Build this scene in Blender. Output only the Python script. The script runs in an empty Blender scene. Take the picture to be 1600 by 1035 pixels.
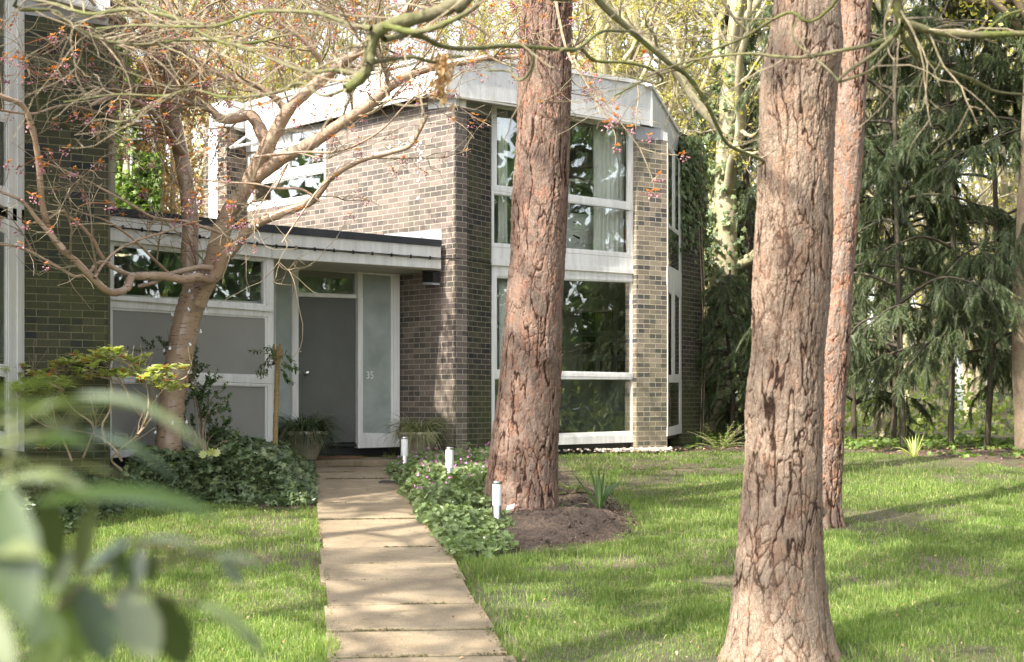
import bpy, math
import numpy as np
from mathutils import Vector
rng = np.random.default_rng(11)
F = 2222.0; HX = 800.0; HY = 636.0
S = bpy.context.scene
COL = S.collection
PI = math.pi
def P(px, py, d): return np.array([(px-HX)/F*d, d, (HY-py)/F*d])
def nrm(v):
    v = np.asarray(v, float); return v/np.maximum(np.linalg.norm(v, axis=-1, keepdims=True), 1e-9)
def sstep(a, b, x):
    t = np.clip((x-a)/(b-a), 0, 1); return t*t*(3-2*t)
# ---------------------------------------------------------------- noise
def hsh(i, j, k, s=0):
    with np.errstate(over='ignore'):
        h = (i.astype(np.int64)*374761393 + j.astype(np.int64)*668265263 + k.astype(np.int64)*2147483647 + s*1274126177) & 0xffffffff
        h = ((h ^ (h >> 13))*1274126177) & 0xffffffff
        h = ((h ^ (h >> 16))*2246822519) & 0xffffffff
        h = h ^ (h >> 15)
    return (h & 0xffffff)/float(0xffffff)
def vnoise(p, s=0):
    p = np.asarray(p, float); f = np.floor(p); t = p-f; t = t*t*(3-2*t); i = f.astype(np.int64)
    r = 0
    for a in (0, 1):
        for b in (0, 1):
            for c in (0, 1):
                w = (t[..., 0] if a else 1-t[..., 0])*(t[..., 1] if b else 1-t[..., 1])*(t[..., 2] if c else 1-t[..., 2])
                r = r + w*hsh(i[..., 0]+a, i[..., 1]+b, i[..., 2]+c, s)
    return r*2-1
def fbm(p, o=4, s=0):
    r = 0; a = 1.0; tot = 0; p = np.asarray(p, float)
    for k in range(o):
        r = r + a*vnoise(p*2**k, s+k); tot += a; a *= .5
    return r/tot
def voro(p, s=0):
    f = np.floor(p).astype(np.int64); F1 = np.full(p.shape[:-1], 9.); F2 = F1.copy(); ID = np.zeros(p.shape[:-1])
    for a in (-1, 0, 1):
        for b in (-1, 0, 1):
            for c in (-1, 0, 1):
                i = f[..., 0]+a; j = f[..., 1]+b; k = f[..., 2]+c
                q = np.stack([i+hsh(i, j, k, s), j+hsh(i, j, k, s+7), k+hsh(i, j, k, s+13)], -1)
                d = np.linalg.norm(q-p, axis=-1)
                m = d < F1
                F2 = np.where(m, F1, np.minimum(F2, d)); ID = np.where(m, hsh(i, j, k, s+21), ID); F1 = np.where(m, d, F1)
    return F1, F2, ID
# ---------------------------------------------------------------- mesh building
class MB:
    def __init__(s): s.V = []; s.F = []; s.n = 0
    def add(s, v, f):
        v = np.asarray(v, float).reshape(-1, 3); s.V.append(v)
        if isinstance(f, np.ndarray): s.F.append(f+s.n)
        else:
            for g in f: s.F.append(np.array([g])+s.n)
        s.n += len(v); return s
    def box(s, a, b):
        a = np.array(a, float); b = np.array(b, float)
        v = [[(a, b)[i][0], (a, b)[j][1], (a, b)[k][2]] for i in (0, 1) for j in (0, 1) for k in (0, 1)]
        return s.add(v, np.array([[0,1,3,2],[4,6,7,5],[0,4,5,1],[2,3,7,6],[0,2,6,4],[1,5,7,3]]))
    def prism(s, front, back):
        n = len(front); v = np.array(list(front)+list(back))
        f = [list(range(n)), list(range(2*n-1, n-1, -1))]
        s.add(v, f+[[i, i+n, (i+1) % n+n, (i+1) % n] for i in range(n)]); return s
    def build(s, name, mat, parent=None, smooth=False, uv=None, bevel=0):
        me = bpy.data.meshes.new(name)
        V = np.concatenate(s.V); loops = np.concatenate([f.ravel() for f in s.F]).astype(np.int32)
        tot = np.concatenate([np.full(len(f), f.shape[1]) for f in s.F]).astype(np.int32)
        st = np.concatenate([[0], np.cumsum(tot)[:-1]]).astype(np.int32)
        me.vertices.add(len(V)); me.vertices.foreach_set('co', V.astype(np.float32).ravel())
        me.loops.add(len(loops)); me.loops.foreach_set('vertex_index', loops)
        me.polygons.add(len(tot)); me.polygons.foreach_set('loop_start', st); me.polygons.foreach_set('loop_total', tot)
        me.polygons.foreach_set('use_smooth', np.full(len(tot), bool(smooth)))
        me.update(calc_edges=True); me.validate()
        if uv is not None:
            d, n = uv; L = me.uv_layers.new(name='UVMap')
            nor = np.zeros(len(me.polygons)*3, np.float32); me.polygons.foreach_get('normal', nor); nor = nor.reshape(-1, 3)
            ax = np.where((np.abs(nor@n) > .5)[:, None], d[None], n[None]); ax = np.repeat(ax, tot, axis=0)
            co = V[loops]; u = (co*ax).sum(1); top = np.repeat(np.abs(nor[:, 2]) > .7, tot)
            v = np.where(top, co@n, co[:, 2])
            L.data.foreach_set('uv', np.stack([u, v], 1).astype(np.float32).ravel())
        if mat: me.materials.append(mat)
        o = bpy.data.objects.new(name, me); COL.objects.link(o)
        if parent is not None: o.parent = parent
        if bevel:
            m = o.modifiers.new('bevel', 'BEVEL'); m.width = bevel; m.segments = 2; m.limit_method = 'ANGLE'
        return o
def setp(o, loc):
    """origin of a world-space mesh moved to loc"""
    loc = Vector([float(c) for c in loc]); o.data.transform(__import__('mathutils').Matrix.Translation(-loc)); o.location = loc; return o
def tag(o, label, cat, group=None, kind=None):
    if label: o['label'] = label
    if cat: o['category'] = cat
    if group: o['group'] = group
    if kind: o['kind'] = kind
    return o
def thing(name, label, cat, group=None, loc=(0, 0, 0)):
    o = bpy.data.objects.new(name, None); COL.objects.link(o); o.empty_display_size = .2; o.location = [float(c) for c in loc]
    return tag(o, label, cat, group)
def crs(pts, n):
    p = np.array(pts, float)
    if len(p) == 2: t = np.linspace(0, 1, n)[:, None]; return p[0]*(1-t)+p[1]*t
    q = np.vstack([2*p[0]-p[1], p, 2*p[-1]-p[-2]])
    u = np.linspace(0, len(p)-1-1e-6, n); i = u.astype(int); t = (u-i)[:, None]
    a, b, c, d = q[i], q[i+1], q[i+2], q[i+3]
    return .5*((2*b)+(-a+c)*t+(2*a-5*b+4*c-d)*t*t+(-a+3*b-3*c+d)*t**3)
def tubes(mb, PT, R, ns=5, cap=True):
    """PT (N,K,3), R (N,K)"""
    PT = np.asarray(PT, float); R = np.asarray(R, float)
    if PT.ndim == 2: PT = PT[None]; R = R[None]
    N, K, _ = PT.shape
    T = nrm(np.gradient(PT, axis=1))
    ref = np.where(np.abs(T.mean(1)[:, 2:3]) > .8, np.array([[1., .13, .1]]), np.array([[.13, .1, 1.]]))[:, None]
    A = nrm(np.cross(T, np.broadcast_to(ref, T.shape))); B = np.cross(T, A)
    an = np.arange(ns)*2*PI/ns
    V = PT[:, :, None]+R[:, :, None, None]*(A[:, :, None]*np.cos(an)[None, None, :, None]+B[:, :, None]*np.sin(an)[None, None, :, None])
    i = np.arange(N)[:, None, None]*K*ns; k = np.arange(K-1)[None, :, None]*ns; a = np.arange(ns)[None, None]
    b = (a+1) % ns
    f = np.stack([i+k+a, i+k+b, i+k+ns+b, i+k+ns+a], -1).reshape(-1, 4)
    mb.add(V.reshape(-1, 3), f); return mb
def ribbons(mb, base, dirs, L, W, droop, K=6, face=None, fold=0):
    """arching blades; base (N,3), dirs (N,3), L,W (N)"""
    N = len(base); base = np.asarray(base, float); p = base.copy(); d = nrm(dirs); L = np.broadcast_to(L, N).astype(float); W = np.broadcast_to(W, N).astype(float)
    droop = np.broadcast_to(droop, N)
    pts = [p.copy()]; ds = [d.copy()]
    for k in range(K-1):
        d = nrm(d+np.array([0, 0, -1.])*droop[:, None]*(.4+k/(K-1))); p = p+d*(L/(K-1))[:, None]; pts.append(p.copy()); ds.append(d.copy())
    PT = np.stack(pts, 1); D = np.stack(ds, 1)
    side = nrm(np.cross(nrm(dirs), np.array([0, 0, 1.]))+1e-4)
    if face is None:
        a = rng.uniform(-.6, .6, N)[:, None]; side = nrm(side+a*np.array([0, 0, 1.]))
    t = np.linspace(0, 1, K); w = np.clip(np.minimum(.5+2*t, (1.02-t)*2.2), 0.04, 1)
    off = side[:, None]*(W[:, None]*w[None]*.5)[..., None]
    V = np.stack([PT-off, PT+off], 2).reshape(-1, 3)
    i = np.arange(N)[:, None]*K*2; k = np.arange(K-1)[None]*2
    f = np.stack([i+k, i+k+1, i+k+3, i+k+2], -1).reshape(-1, 4)
    mb.add(V, f); return mb
def basis(y, z):
    y = nrm(y); x = nrm(np.cross(y, z)+1e-6); z = np.cross(x, y); return np.stack([x, y, z], -1)
def scatter(mb, TV, TF, pos, M, sc):
    N = len(pos); TV = np.asarray(TV, float); sc = np.broadcast_to(sc, N)
    V = np.einsum('nij,vj->nvi', M, TV)*sc[:, None, None]+np.asarray(pos)[:, None]
    for tf in TF:
        tf = np.asarray(tf)
        mb.F.append((tf[None]+(np.arange(N)*len(TV))[:, None, None]).reshape(-1, tf.shape[1])+mb.n)
    mb.V.append(V.reshape(-1, 3)); mb.n += N*len(TV); return mb
def rdir(N): return nrm(rng.normal(size=(N, 3)))
# leaf templates, length 1 along +y
LEAF = (np.array([[0,0,0],[-.2,.3,.05],[0,.33,0],[.2,.3,.05],[-.22,.62,.02],[0,.65,-.04],[.22,.62,.02],[0,1,-.14]]),
        [np.array([[0,2,1],[0,3,2],[4,5,7],[5,6,7]]), np.array([[1,2,5,4],[2,3,6,5]])])
def lobed(pts, bow=.1):
    v = [[0, .35, 0]]+[[x, y, -bow*(x*x+(y-.35)**2)*2] for x, y in pts]; n = len(pts)
    return np.array(v), [np.array([[0, i+1, (i+1) % n+1] for i in range(n)])]
IVY = lobed([(0,0),(.28,-.06),(.52,.1),(.28,.3),(.48,.58),(.18,.6),(0,1),(-.18,.6),(-.48,.58),(-.28,.3),(-.52,.1),(-.28,-.06)], .18)
GER = lobed([(.0,0),(.3,-.1),(.33,.08),(.55,.2),(.4,.38),(.55,.6),(.3,.62),(.22,.88),(0,.72),(-.22,.88),(-.3,.62),(-.55,.6),(-.4,.38),(-.55,.2),(-.33,.08),(-.3,-.1)], -.25)
FLW = lobed([(0.0,-.05),(.14,.16),(.45,.1),(.28,.4),(.3,.75),(0,.62),(-.3,.75),(-.28,.4),(-.45,.1),(-.14,.16)], -.3)
_a = (1+5**.5)/2
OCT = (np.array([[1,0,0],[-1,0,0],[0,1,0],[0,-1,0],[0,0,1.4],[0,0,-1.4]])*.5, [np.array([[0,2,4],[2,1,4],[1,3,4],[3,0,4],[2,0,5],[1,2,5],[3,1,5],[0,3,5]])])
# ---------------------------------------------------------------- materials
class NT:
    def __init__(s, name):
        s.m = bpy.data.materials.new(name); s.m.use_nodes = True; s.t = s.m.node_tree; s.t.nodes.clear()
        s.out = s.n('ShaderNodeOutputMaterial')
    def n(s, ty, **k):
        o = s.t.nodes.new(ty)
        for a, b in k.items():
            if a.startswith('_'): o.inputs[a[1:].replace('_', ' ')].default_value = b
            else: setattr(o, a, b)
        return o
    def l(s, a, b): s.t.links.new(a, b); return s
    def ramp(s, fac, stops):
        r = s.n('ShaderNodeValToRGB'); e = r.color_ramp.elements
        while len(e) < len(stops): e.new(.5)
        for q, (p, c) in zip(e, stops): q.position = p; q.color = (c, c, c, 1) if isinstance(c, (int, float)) else (*c, 1)
        s.l(fac, r.inputs[0]); return r.outputs[0]
    def noise(s, vec, scale, det=4, rough=.6, dist=0):
        k = s.n('ShaderNodeTexNoise', _Scale=scale, _Detail=det, _Roughness=rough, _Distortion=dist); s.l(vec, k.inputs['Vector']); return k.outputs[0]
    def mix(s, fac, a, b, mode='MIX'):
        k = s.n('ShaderNodeMix', data_type='RGBA', blend_type=mode)
        for i, v in ((0, fac), (6, a), (7, b)):
            if hasattr(v, 'links'): s.l(v, k.inputs[i])
            elif i == 0: k.inputs[0].default_value = v
            else: k.inputs[i].default_value = (*v, 1) if len(v) == 3 else v
        return k.outputs[2]
    def math(s, op, a, b=0.):
        k = s.n('ShaderNodeMath', operation=op)
        for i, v in ((0, a), (1, b)):
            if hasattr(v, 'links'): s.l(v, k.inputs[i])
            else: k.inputs[i].default_value = v
        return k.outputs[0]
    def bump(s, h, st, dist=.01):
        b = s.n('ShaderNodeBump', _Strength=st, _Distance=dist); s.l(h, b.inputs['Height']); return b.outputs[0]
    def bsdf(s, col, rough=.6, normal=None, **k):
        b = s.n('ShaderNodeBsdfPrincipled')
        for i, v in (('Base Color', col), ('Roughness', rough)):
            if hasattr(v, 'links'): s.l(v, b.inputs[i])
            elif i == 'Roughness': b.inputs[i].default_value = v
            else: b.inputs[i].default_value = (*v, 1)
        if normal is not None: s.l(normal, b.inputs['Normal'])
        for a, v in k.items(): b.inputs[a.replace('_', ' ')].default_value = v
        return b.outputs[0]
    def done(s, sh): s.l(sh, s.out.inputs[0]); return s.m
    def pos(s): return s.n('ShaderNodeNewGeometry').outputs['Position']
    def obj(s): return s.n('ShaderNodeTexCoord').outputs['Object']
def leafmat(name, c1, c2, c3=None, trans=.35, rough=.45, nscale=1.2):
    t = NT(name); g = t.n('ShaderNodeNewGeometry')
    r = t.ramp(g.outputs['Random Per Island'], [(0, c1), (.6, c2), (1, c3 or c2)])
    nz = t.ramp(t.noise(g.outputs['Position'], nscale, 3), [(.3, .62), (.7, 1.25)])
    c = t.mix(1, r, nz, 'MULTIPLY')
    b = t.bsdf(c, rough, Specular_IOR_Level=.35)
    tr = t.n('ShaderNodeBsdfTranslucent'); tc = t.mix(1, c, (1.5, 1.6, .7), 'MULTIPLY'); t.l(tc, tr.inputs[0])
    m = t.n('ShaderNodeMixShader', _Fac=trans); t.l(b, m.inputs[1]); t.l(tr.outputs[0], m.inputs[2])
    return t.done(m.outputs[0])
def plain(name, c, rough=.5, var=.15, scale=6, bump=0, **k):
    t = NT(name); p = t.obj(); n = t.noise(p, scale, 5)
    col = t.mix(1, c, t.ramp(n, [(.25, 1-var), (.75, 1+var)]), 'MULTIPLY')
    nb = t.bump(t.noise(p, 60, 3), bump, .003) if bump else None
    return t.done(t.bsdf(col, rough, nb, **k))
def brickmat(name, c1, c2, mortar, algae, amt, dark=(.02,.02,.024), lowalg=0):
    t = NT(name); uv = t.n('ShaderNodeUVMap').outputs[0]; wp = t.pos()
    wob = t.n('ShaderNodeTexNoise', _Scale=9., _Detail=2.); t.l(uv, wob.inputs['Vector'])
    sub = t.n('ShaderNodeVectorMath', operation='SUBTRACT'); t.l(wob.outputs['Color'], sub.inputs[0]); sub.inputs[1].default_value = (.5, .5, .5)
    sc = t.n('ShaderNodeVectorMath', operation='SCALE'); sc.inputs['Scale'].default_value = .006; t.l(sub.outputs[0], sc.inputs[0])
    ad = t.n('ShaderNodeVectorMath', operation='ADD'); t.l(uv, ad.inputs[0]); t.l(sc.outputs[0], ad.inputs[1])
    def br(off, a, b, m):
        k = t.n('ShaderNodeTexBrick', _Scale=1., offset=.5); k.inputs['Brick Width'].default_value = .225; k.inputs['Row Height'].default_value = .075
        k.inputs['Mortar Size'].default_value = .0058; k.inputs['Mortar Smooth'].default_value = .35; k.inputs['Bias'].default_value = off
        for nm, c in (('Color1', a), ('Color2', b), ('Mortar', m)): k.inputs[nm].default_value = (*c, 1)
        t.l(ad.outputs[0], k.inputs['Vector']); return k
    b1 = br(0., c1, c2, mortar)
    # a second random per brick value for the dark headers
    fl = t.n('ShaderNodeSeparateXYZ'); t.l(ad.outputs[0], fl.inputs[0])
    row = t.math('FLOOR', t.math('DIVIDE', fl.outputs[1], .075)); half = t.math('MULTIPLY', t.math('MODULO', t.math('ABSOLUTE', row), 2.), .1125)
    colx = t.math('FLOOR', t.math('DIVIDE', t.math('ADD', fl.outputs[0], half), .225))
    cmb = t.n('ShaderNodeCombineXYZ'); t.l(colx, cmb.inputs[0]); t.l(row, cmb.inputs[1])
    wn = t.n('ShaderNodeTexWhiteNoise', noise_dimensions='2D'); t.l(cmb.outputs[0], wn.inputs['Vector'])
    isb = t.math('SUBTRACT', 1., b1.outputs['Fac'])
    brk = t.mix(t.math('MULTIPLY', t.ramp(wn.outputs[0], [(.0, 0), (.62, 0), (.85, .8), (1, 1)]), isb), b1.outputs[0], dark)
    fine = t.ramp(t.noise(wp, 45, 5, .7), [(.25, .68), (.75, 1.3)])
    brk = t.mix(1, brk, fine, 'MULTIPLY')
    big = t.noise(wp, 1.3, 4, .65); a = t.ramp(big, [(.38, 0), (.68, 1)])
    z = t.n('ShaderNodeSeparateXYZ'); t.l(wp, z.inputs[0])
    low = t.ramp(t.math('ADD', t.math('MULTIPLY', z.outputs[2], .35), .5), [(.25, 1), (.75, 0)])
    al = t.math('MULTIPLY', t.math('ADD', t.math('MULTIPLY', a, amt), t.math('MULTIPLY', low, lowalg)), t.ramp(t.noise(wp, 14, 4), [(.3, .45), (.7, 1)]))
    al = t.math('MINIMUM', al, .92)
    col = t.mix(al, brk, algae)
    h = t.math('ADD', t.math('MULTIPLY', isb, 1.), t.math('MULTIPLY', t.noise(wp, 70, 4), .35))
    return t.done(t.bsdf(col, .82, t.bump(h, .8, .006), Specular_IOR_Level=.3))
M = {}
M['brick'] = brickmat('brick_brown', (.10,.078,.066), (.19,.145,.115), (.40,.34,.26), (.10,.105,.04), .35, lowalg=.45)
M['brick_shaded'] = brickmat('brick_shaded', (.032,.029,.028), (.075,.060,.050), (.25,.21,.155), (.085,.098,.024), .6, lowalg=.5)  # house brick with the shade of its sunless faces put into the colour
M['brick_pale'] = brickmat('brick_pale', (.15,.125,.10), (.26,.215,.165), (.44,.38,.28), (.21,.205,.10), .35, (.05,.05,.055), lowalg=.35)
M['brick_sunlit'] = brickmat('brick_sunlit', (.110,.089,.078), (.195,.156,.135), (.38,.33,.27), (.19,.19,.095), .14, (.072,.062,.058), .2)  # lighter copy of the house brick, toned for the sunlit wall
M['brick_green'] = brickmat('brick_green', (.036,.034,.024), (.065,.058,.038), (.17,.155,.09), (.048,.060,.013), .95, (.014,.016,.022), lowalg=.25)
def white_mat(name, c, streak=.12, groove=False):
    t = NT(name); wp = t.pos(); mp = t.n('ShaderNodeMapping'); mp.inputs['Scale'].default_value = (14, 14, 1.2); t.l(wp, mp.inputs[0])
    s = t.noise(mp.outputs[0], 1., 4); d = t.noise(wp, 3., 5)
    c2 = t.mix(1, c, t.ramp(s, [(.3, 1-streak), (.62, 1.02)]), 'MULTIPLY')
    c3 = t.mix(t.ramp(d, [(.55, 0), (.8, .35)]), c2, (c[0]*.72, c[1]*.70, c[2]*.6))
    nb = None
    if groove:
        uv = t.n('ShaderNodeUVMap').outputs[0]; w = t.n('ShaderNodeTexWave', wave_type='BANDS', bands_direction='X', _Scale=11., _Distortion=.3); t.l(uv, w.inputs[0])
        nb = t.bump(t.ramp(w.outputs[1], [(0, 0), (.18, 1)]), .75, .006)
        fl = t.noise(wp, 9, 5, .7); c3 = t.mix(t.ramp(fl, [(.60, 0), (.66, .55)]), c3, (.33,.31,.27))
    return t.done(t.bsdf(c3, .42, nb))
M['white'] = white_mat('white_paint', (.70,.69,.66), .2)
M['fascia'] = white_mat('fascia_boards', (.66,.655,.64), .2, True)
M['beige'] = white_mat('beige_paint', (.44,.415,.36), .1)
M['grey'] = plain('grey_panel', (.245,.238,.215), .55, .05, 3)
M['soffit'] = plain('grey_render', (.30,.30,.31), .7, .12, 4)
M['door'] = plain('door_paint', (.10,.10,.094), .3, .14, 2.5)
M['black'] = plain('black_plastic', (.012,.012,.013), .45, .1)
M['felt'] = plain('roof_felt', (.022,.024,.03), .7, .3, 8, .3)
M['room'] = plain('room_plaster', (.27,.29,.25), .9, .05)
M['roomdark'] = plain('room_floor', (.10,.075,.05), .7, .1)
M['steel'] = plain('brushed_steel', (.52,.50,.47), .28, .08, 12, Metallic=1.)
M['chrome'] = plain('chrome', (.75,.75,.75), .15, .02, Metallic=1.)
M['curtain'] = plain('curtain_cloth', (.80,.79,.74), .85, .06, 5)
M['furn'] = plain('white_furniture', (.62,.62,.58), .5, .05)
M['red'] = plain('red_card', (.45,.03,.03), .5, .1)
M['bulb'] = plain('bulb_plastic', (.85,.86,.88), .2, .03)
M['opal'] = plain('opal_plastic', (.80,.80,.80), .3, .03)
M['clay'] = plain('mossy_clay', (.34,.31,.21), .85, .4, 9, .5)
M['mat'] = plain('coir_mat', (.14,.075,.035), .95, .3, 40, .8)
def glassm(name, tint, refl):
    t = NT(name); tr = t.n('ShaderNodeBsdfTransparent'); tr.inputs[0].default_value = (*tint, 1)
    gl = t.n('ShaderNodeBsdfGlossy', _Roughness=.012); gl.inputs[0].default_value = (1, 1, 1, 1)
    w = t.n('ShaderNodeTexNoise', _Scale=1.7, _Detail=1.); t.l(t.pos(), w.inputs['Vector'])
    t.l(t.bump(w.outputs[0], .12, .02), gl.inputs['Normal'])
    fr = t.n('ShaderNodeLayerWeight', _Blend=.5); f = t.math('ADD', t.math('MULTIPLY', t.math('POWER', fr.outputs['Facing'], 3.), .8), refl)
    m = t.n('ShaderNodeMixShader'); t.l(f, m.inputs[0]); t.l(tr.outputs[0], m.inputs[1]); t.l(gl.outputs[0], m.inputs[2])
    return t.done(m.outputs[0])
M['glass'] = glassm('window_glass', (.965,.985,.97), .14)
M['glass_up'] = glassm('window_glass_grey', (.95,.96,.955), .12)
t = NT('frosted_glass'); gp = t.pos()
M['frost'] = t.done(t.bsdf(t.mix(t.ramp(t.noise(gp, 2.2, 3), [(.3, 0), (.7, 1)]), (.24,.27,.25), (.36,.385,.37)), .22, None, Specular_IOR_Level=.9))
# ground materials
t = NT('turf'); p = t.pos(); n1 = t.noise(p, .55, 5, .65); n2 = t.noise(p, 25, 5, .7)
c = t.mix(t.ramp(n1, [(.42, 0), (.62, 1)]), (.075,.075,.03), (.12,.095,.055))
c = t.mix(t.ramp(t.noise(p, 1.1, 6, .7), [(.60, 0), (.68, .85)]), c, (.16,.115,.08)); c = t.mix(1, c, t.ramp(n2, [(.25, .5), (.75, 1.4)]), 'MULTIPLY')
M['turf'] = t.done(t.bsdf(c, .95, t.bump(n2, 1, .03)))
t = NT('soil'); p = t.pos(); n2 = t.noise(p, 22, 8, .75); v = t.n('ShaderNodeTexVoronoi', _Scale=34.); t.l(p, v.inputs['Vector'])
c = t.ramp(n2, [(.25, (.045,.030,.022)), (.5, (.105,.072,.05)), (.75, (.19,.135,.095))])
c = t.mix(t.ramp(t.noise(p, 60, 2), [(.68, 0), (.72, .8)]), c, (.33,.22,.12))
M['soil'] = t.done(t.bsdf(c, .95, t.bump(t.math('ADD', n2, t.math('MULTIPLY', v.outputs[0], .5)), 1, .05)))
t = NT('concrete_slab'); p = t.pos(); n1 = t.noise(p, 1.6, 6, .65); n2 = t.noise(p, 90, 4, .8)
c = t.ramp(n1, [(.3, (.150,.112,.066)), (.7, (.265,.208,.132))]); c = t.mix(1, c, t.ramp(n2, [(.3, .7), (.7, 1.25)]), 'MULTIPLY')
vv = t.n('ShaderNodeTexVoronoi', _Scale=75.); t.l(p, vv.inputs['Vector']); c = t.mix(t.ramp(vv.outputs[0], [(.10, .8), (.19, 0)]), c, (.55,.49,.38))
c = t.mix(t.ramp(t.noise(p, .9, 5, .7, .6), [(.56, 0), (.75, .65)]), c, (.115,.088,.05))
ri = t.n('ShaderNodeNewGeometry').outputs['Random Per Island']; c = t.mix(1, c, t.ramp(ri, [(0, .82), (1, 1.12)]), 'MULTIPLY'); c = t.mix(t.ramp(t.noise(p, 5, 6, .75, .8), [(.52, 0), (.66, .6)]), c, (.095,.08,.045))
M['slab'] = t.done(t.bsdf(c, .85, t.bump(n2, .6, .006)))
t = NT('moss_joint'); p = t.pos(); c = t.ramp(t.noise(p, 30, 5), [(.35, (.02,.016,.01)), (.6, (.06,.065,.015)), (.8, (.11,.12,.02))]); M['joint'] = t.done(t.bsdf(c, 1.))
# bark
def pine_bark(name, base, pale, orange, orange_amt):
    t = NT(name); at = t.n('ShaderNodeAttribute', attribute_name='crack'); at2 = t.n('ShaderNodeAttribute', attribute_name='plate'); o = t.pos()
    mp = t.n('ShaderNodeMapping'); mp.inputs['Scale'].default_value = (1, 1, .45); t.l(o, mp.inputs[0]); q = mp.outputs[0]
    f1 = t.noise(q, 38, 8, .72, .4); f2 = t.noise(q, 7, 5, .6)
    c = t.mix(t.ramp(f1, [(.3, 0), (.7, 1)]), base, pale)
    c = t.mix(t.math('MULTIPLY', t.ramp(t.noise(q, 12, 6, .7), [(.50, 0), (.62, 1)]), orange_amt), c, orange)
    c = t.mix(1, c, t.ramp(at2.outputs['Fac'], [(0, .76), (1, 1.2)]), 'MULTIPLY')
    c = t.mix(t.math('MULTIPLY', t.ramp(at.outputs['Fac'], [(.45, 1), (.8, 0)]), .55), c, (orange[0]*.62, orange[1]*.72, orange[2]*.8)); c = t.mix(t.ramp(at.outputs['Fac'], [(.15, 1), (.54, 0)]), c, (base[0]*.26, base[1]*.20, base[2]*.18))
    c = t.mix(t.ramp(f2, [(.62, 0), (.8, .45)]), c, (.17,.16,.10))
    v = t.n('ShaderNodeTexVoronoi', _Scale=55., feature='DISTANCE_TO_EDGE'); t.l(q, v.inputs['Vector'])
    h = t.math('ADD', f1, t.math('MULTIPLY', t.ramp(v.outputs[0], [(0, 0), (.12, 1)]), .35))
    return t.done(t.bsdf(c, .9, t.bump(h, .9, .012), Specular_IOR_Level=.15))
M['bark1'] = pine_bark('pine_bark_red', (.122,.084,.064), (.255,.188,.150), (.28,.125,.075), .5)
M['bark2'] = pine_bark('pine_bark_pale', (.15,.110,.080), (.305,.235,.178), (.27,.14,.085), .4)
M['bark3'] = pine_bark('pine_bark_orange', (.15,.105,.082), (.27,.205,.165), (.38,.17,.09), .65)
t = NT('cherry_bark'); o = t.pos(); mp = t.n('ShaderNodeMapping'); mp.inputs['Scale'].default_value = (6, 6, 42); t.l(o, mp.inputs[0])
lent = t.ramp(t.noise(mp.outputs[0], 1.7, 3), [(.60, 0), (.66, 1)]); n = t.noise(o, 3.5, 5)
c = t.ramp(n, [(.3, (.25,.165,.115)), (.55, (.34,.24,.165)), (.75, (.42,.35,.24))]); c = t.mix(t.math('MULTIPLY', lent, .9), c, (.075,.035,.02))
M['cherry'] = t.done(t.bsdf(c, .27, t.bump(lent, .6, .006)))
def barkm(name, a, b, moss, mamt):
    t = NT(name); o = t.pos(); n = t.noise(o, 6, 6, .7); n2 = t.noise(o, 40, 4)
    g = t.n('ShaderNodeNewGeometry'); s = t.n('ShaderNodeSeparateXYZ'); t.l(g.outputs['Normal'], s.inputs[0])
    c = t.mix(t.ramp(n, [(.3, 0), (.7, 1)]), a, b)
    mf = t.math('MULTIPLY', t.ramp(t.noise(o, 4, 4), [(.4, 0), (.6, 1)]), mamt); c = t.mix(mf, c, moss); c = t.mix(1, c, t.ramp(n2, [(.3, .7), (.7, 1.25)]), 'MULTIPLY')
    return t.done(t.bsdf(c, .85, t.bump(n2, .7, .01)))
M['twig'] = barkm('twig_bark', (.15,.11,.07), (.33,.265,.185), (.17,.165,.07), .4)
M['moss'] = barkm('mossy_bark', (.075,.065,.032), (.15,.13,.07), (.085,.10,.015), .9)
M['palebark'] = barkm('pale_bark', (.24,.205,.135), (.42,.365,.25), (.24,.24,.10), .5)
M['darkbark'] = barkm('yew_bark', (.032,.024,.017), (.08,.06,.042), (.06,.07,.025), .4)
M['stem'] = barkm('shrub_stem', (.20,.14,.09), (.38,.29,.2), (.2,.2,.09), .3)
M['brownbark'] = barkm('brown_bark', (.11,.075,.05), (.22,.16,.11), (.15,.15,.07), .3)
M['greenstem'] = barkm('green_stem', (.06,.07,.03), (.13,.13,.06), (.1,.12,.04), .4)
M['cane'] = barkm('cane_bark', (.22,.14,.06), (.35,.24,.10), (.2,.2,.05), .2)
# foliage
M['yew'] = leafmat('yew_leaves', (.026,.044,.016), (.055,.080,.028), (.14,.165,.065), .25, .5, .8)
M['yew2'] = leafmat('conifer_leaves', (.03,.052,.018), (.06,.09,.032), (.13,.16,.06), .25, .5, 1.5)
M['grass'] = leafmat('grass_blades', (.10,.170,.032), (.165,.25,.055), (.35,.37,.15), .4, .5, .9)
M['ivy'] = leafmat('ivy_leaves', (.07,.105,.048), (.12,.165,.075), (.23,.27,.13), .2, .3, 2.)
M['ger'] = leafmat('geranium_leaves', (.105,.155,.055), (.165,.225,.085), (.26,.32,.15), .3, .5, 2.)
M['pink'] = leafmat('pink_petals', (.50,.12,.38), (.62,.2,.52), (.7,.4,.65), .3, .5)
M['whitepetal'] = leafmat('white_petals', (.7,.6,.66), (.8,.74,.78), None, .3, .5)
M['spring'] = leafmat('spring_leaves', (.30,.28,.06), (.42,.38,.09), (.50,.44,.15), .5, .5)
M['under'] = leafmat('undergrowth_leaves', (.13,.19,.045), (.24,.30,.08), (.36,.38,.15), .5, .5)
M['green'] = leafmat('green_leaves', (.08,.14,.03), (.14,.21,.05), (.25,.32,.09), .45, .4)
M['dead'] = leafmat('dead_leaves', (.24,.13,.06), (.38,.23,.11), (.50,.35,.19), .35, .7)
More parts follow.
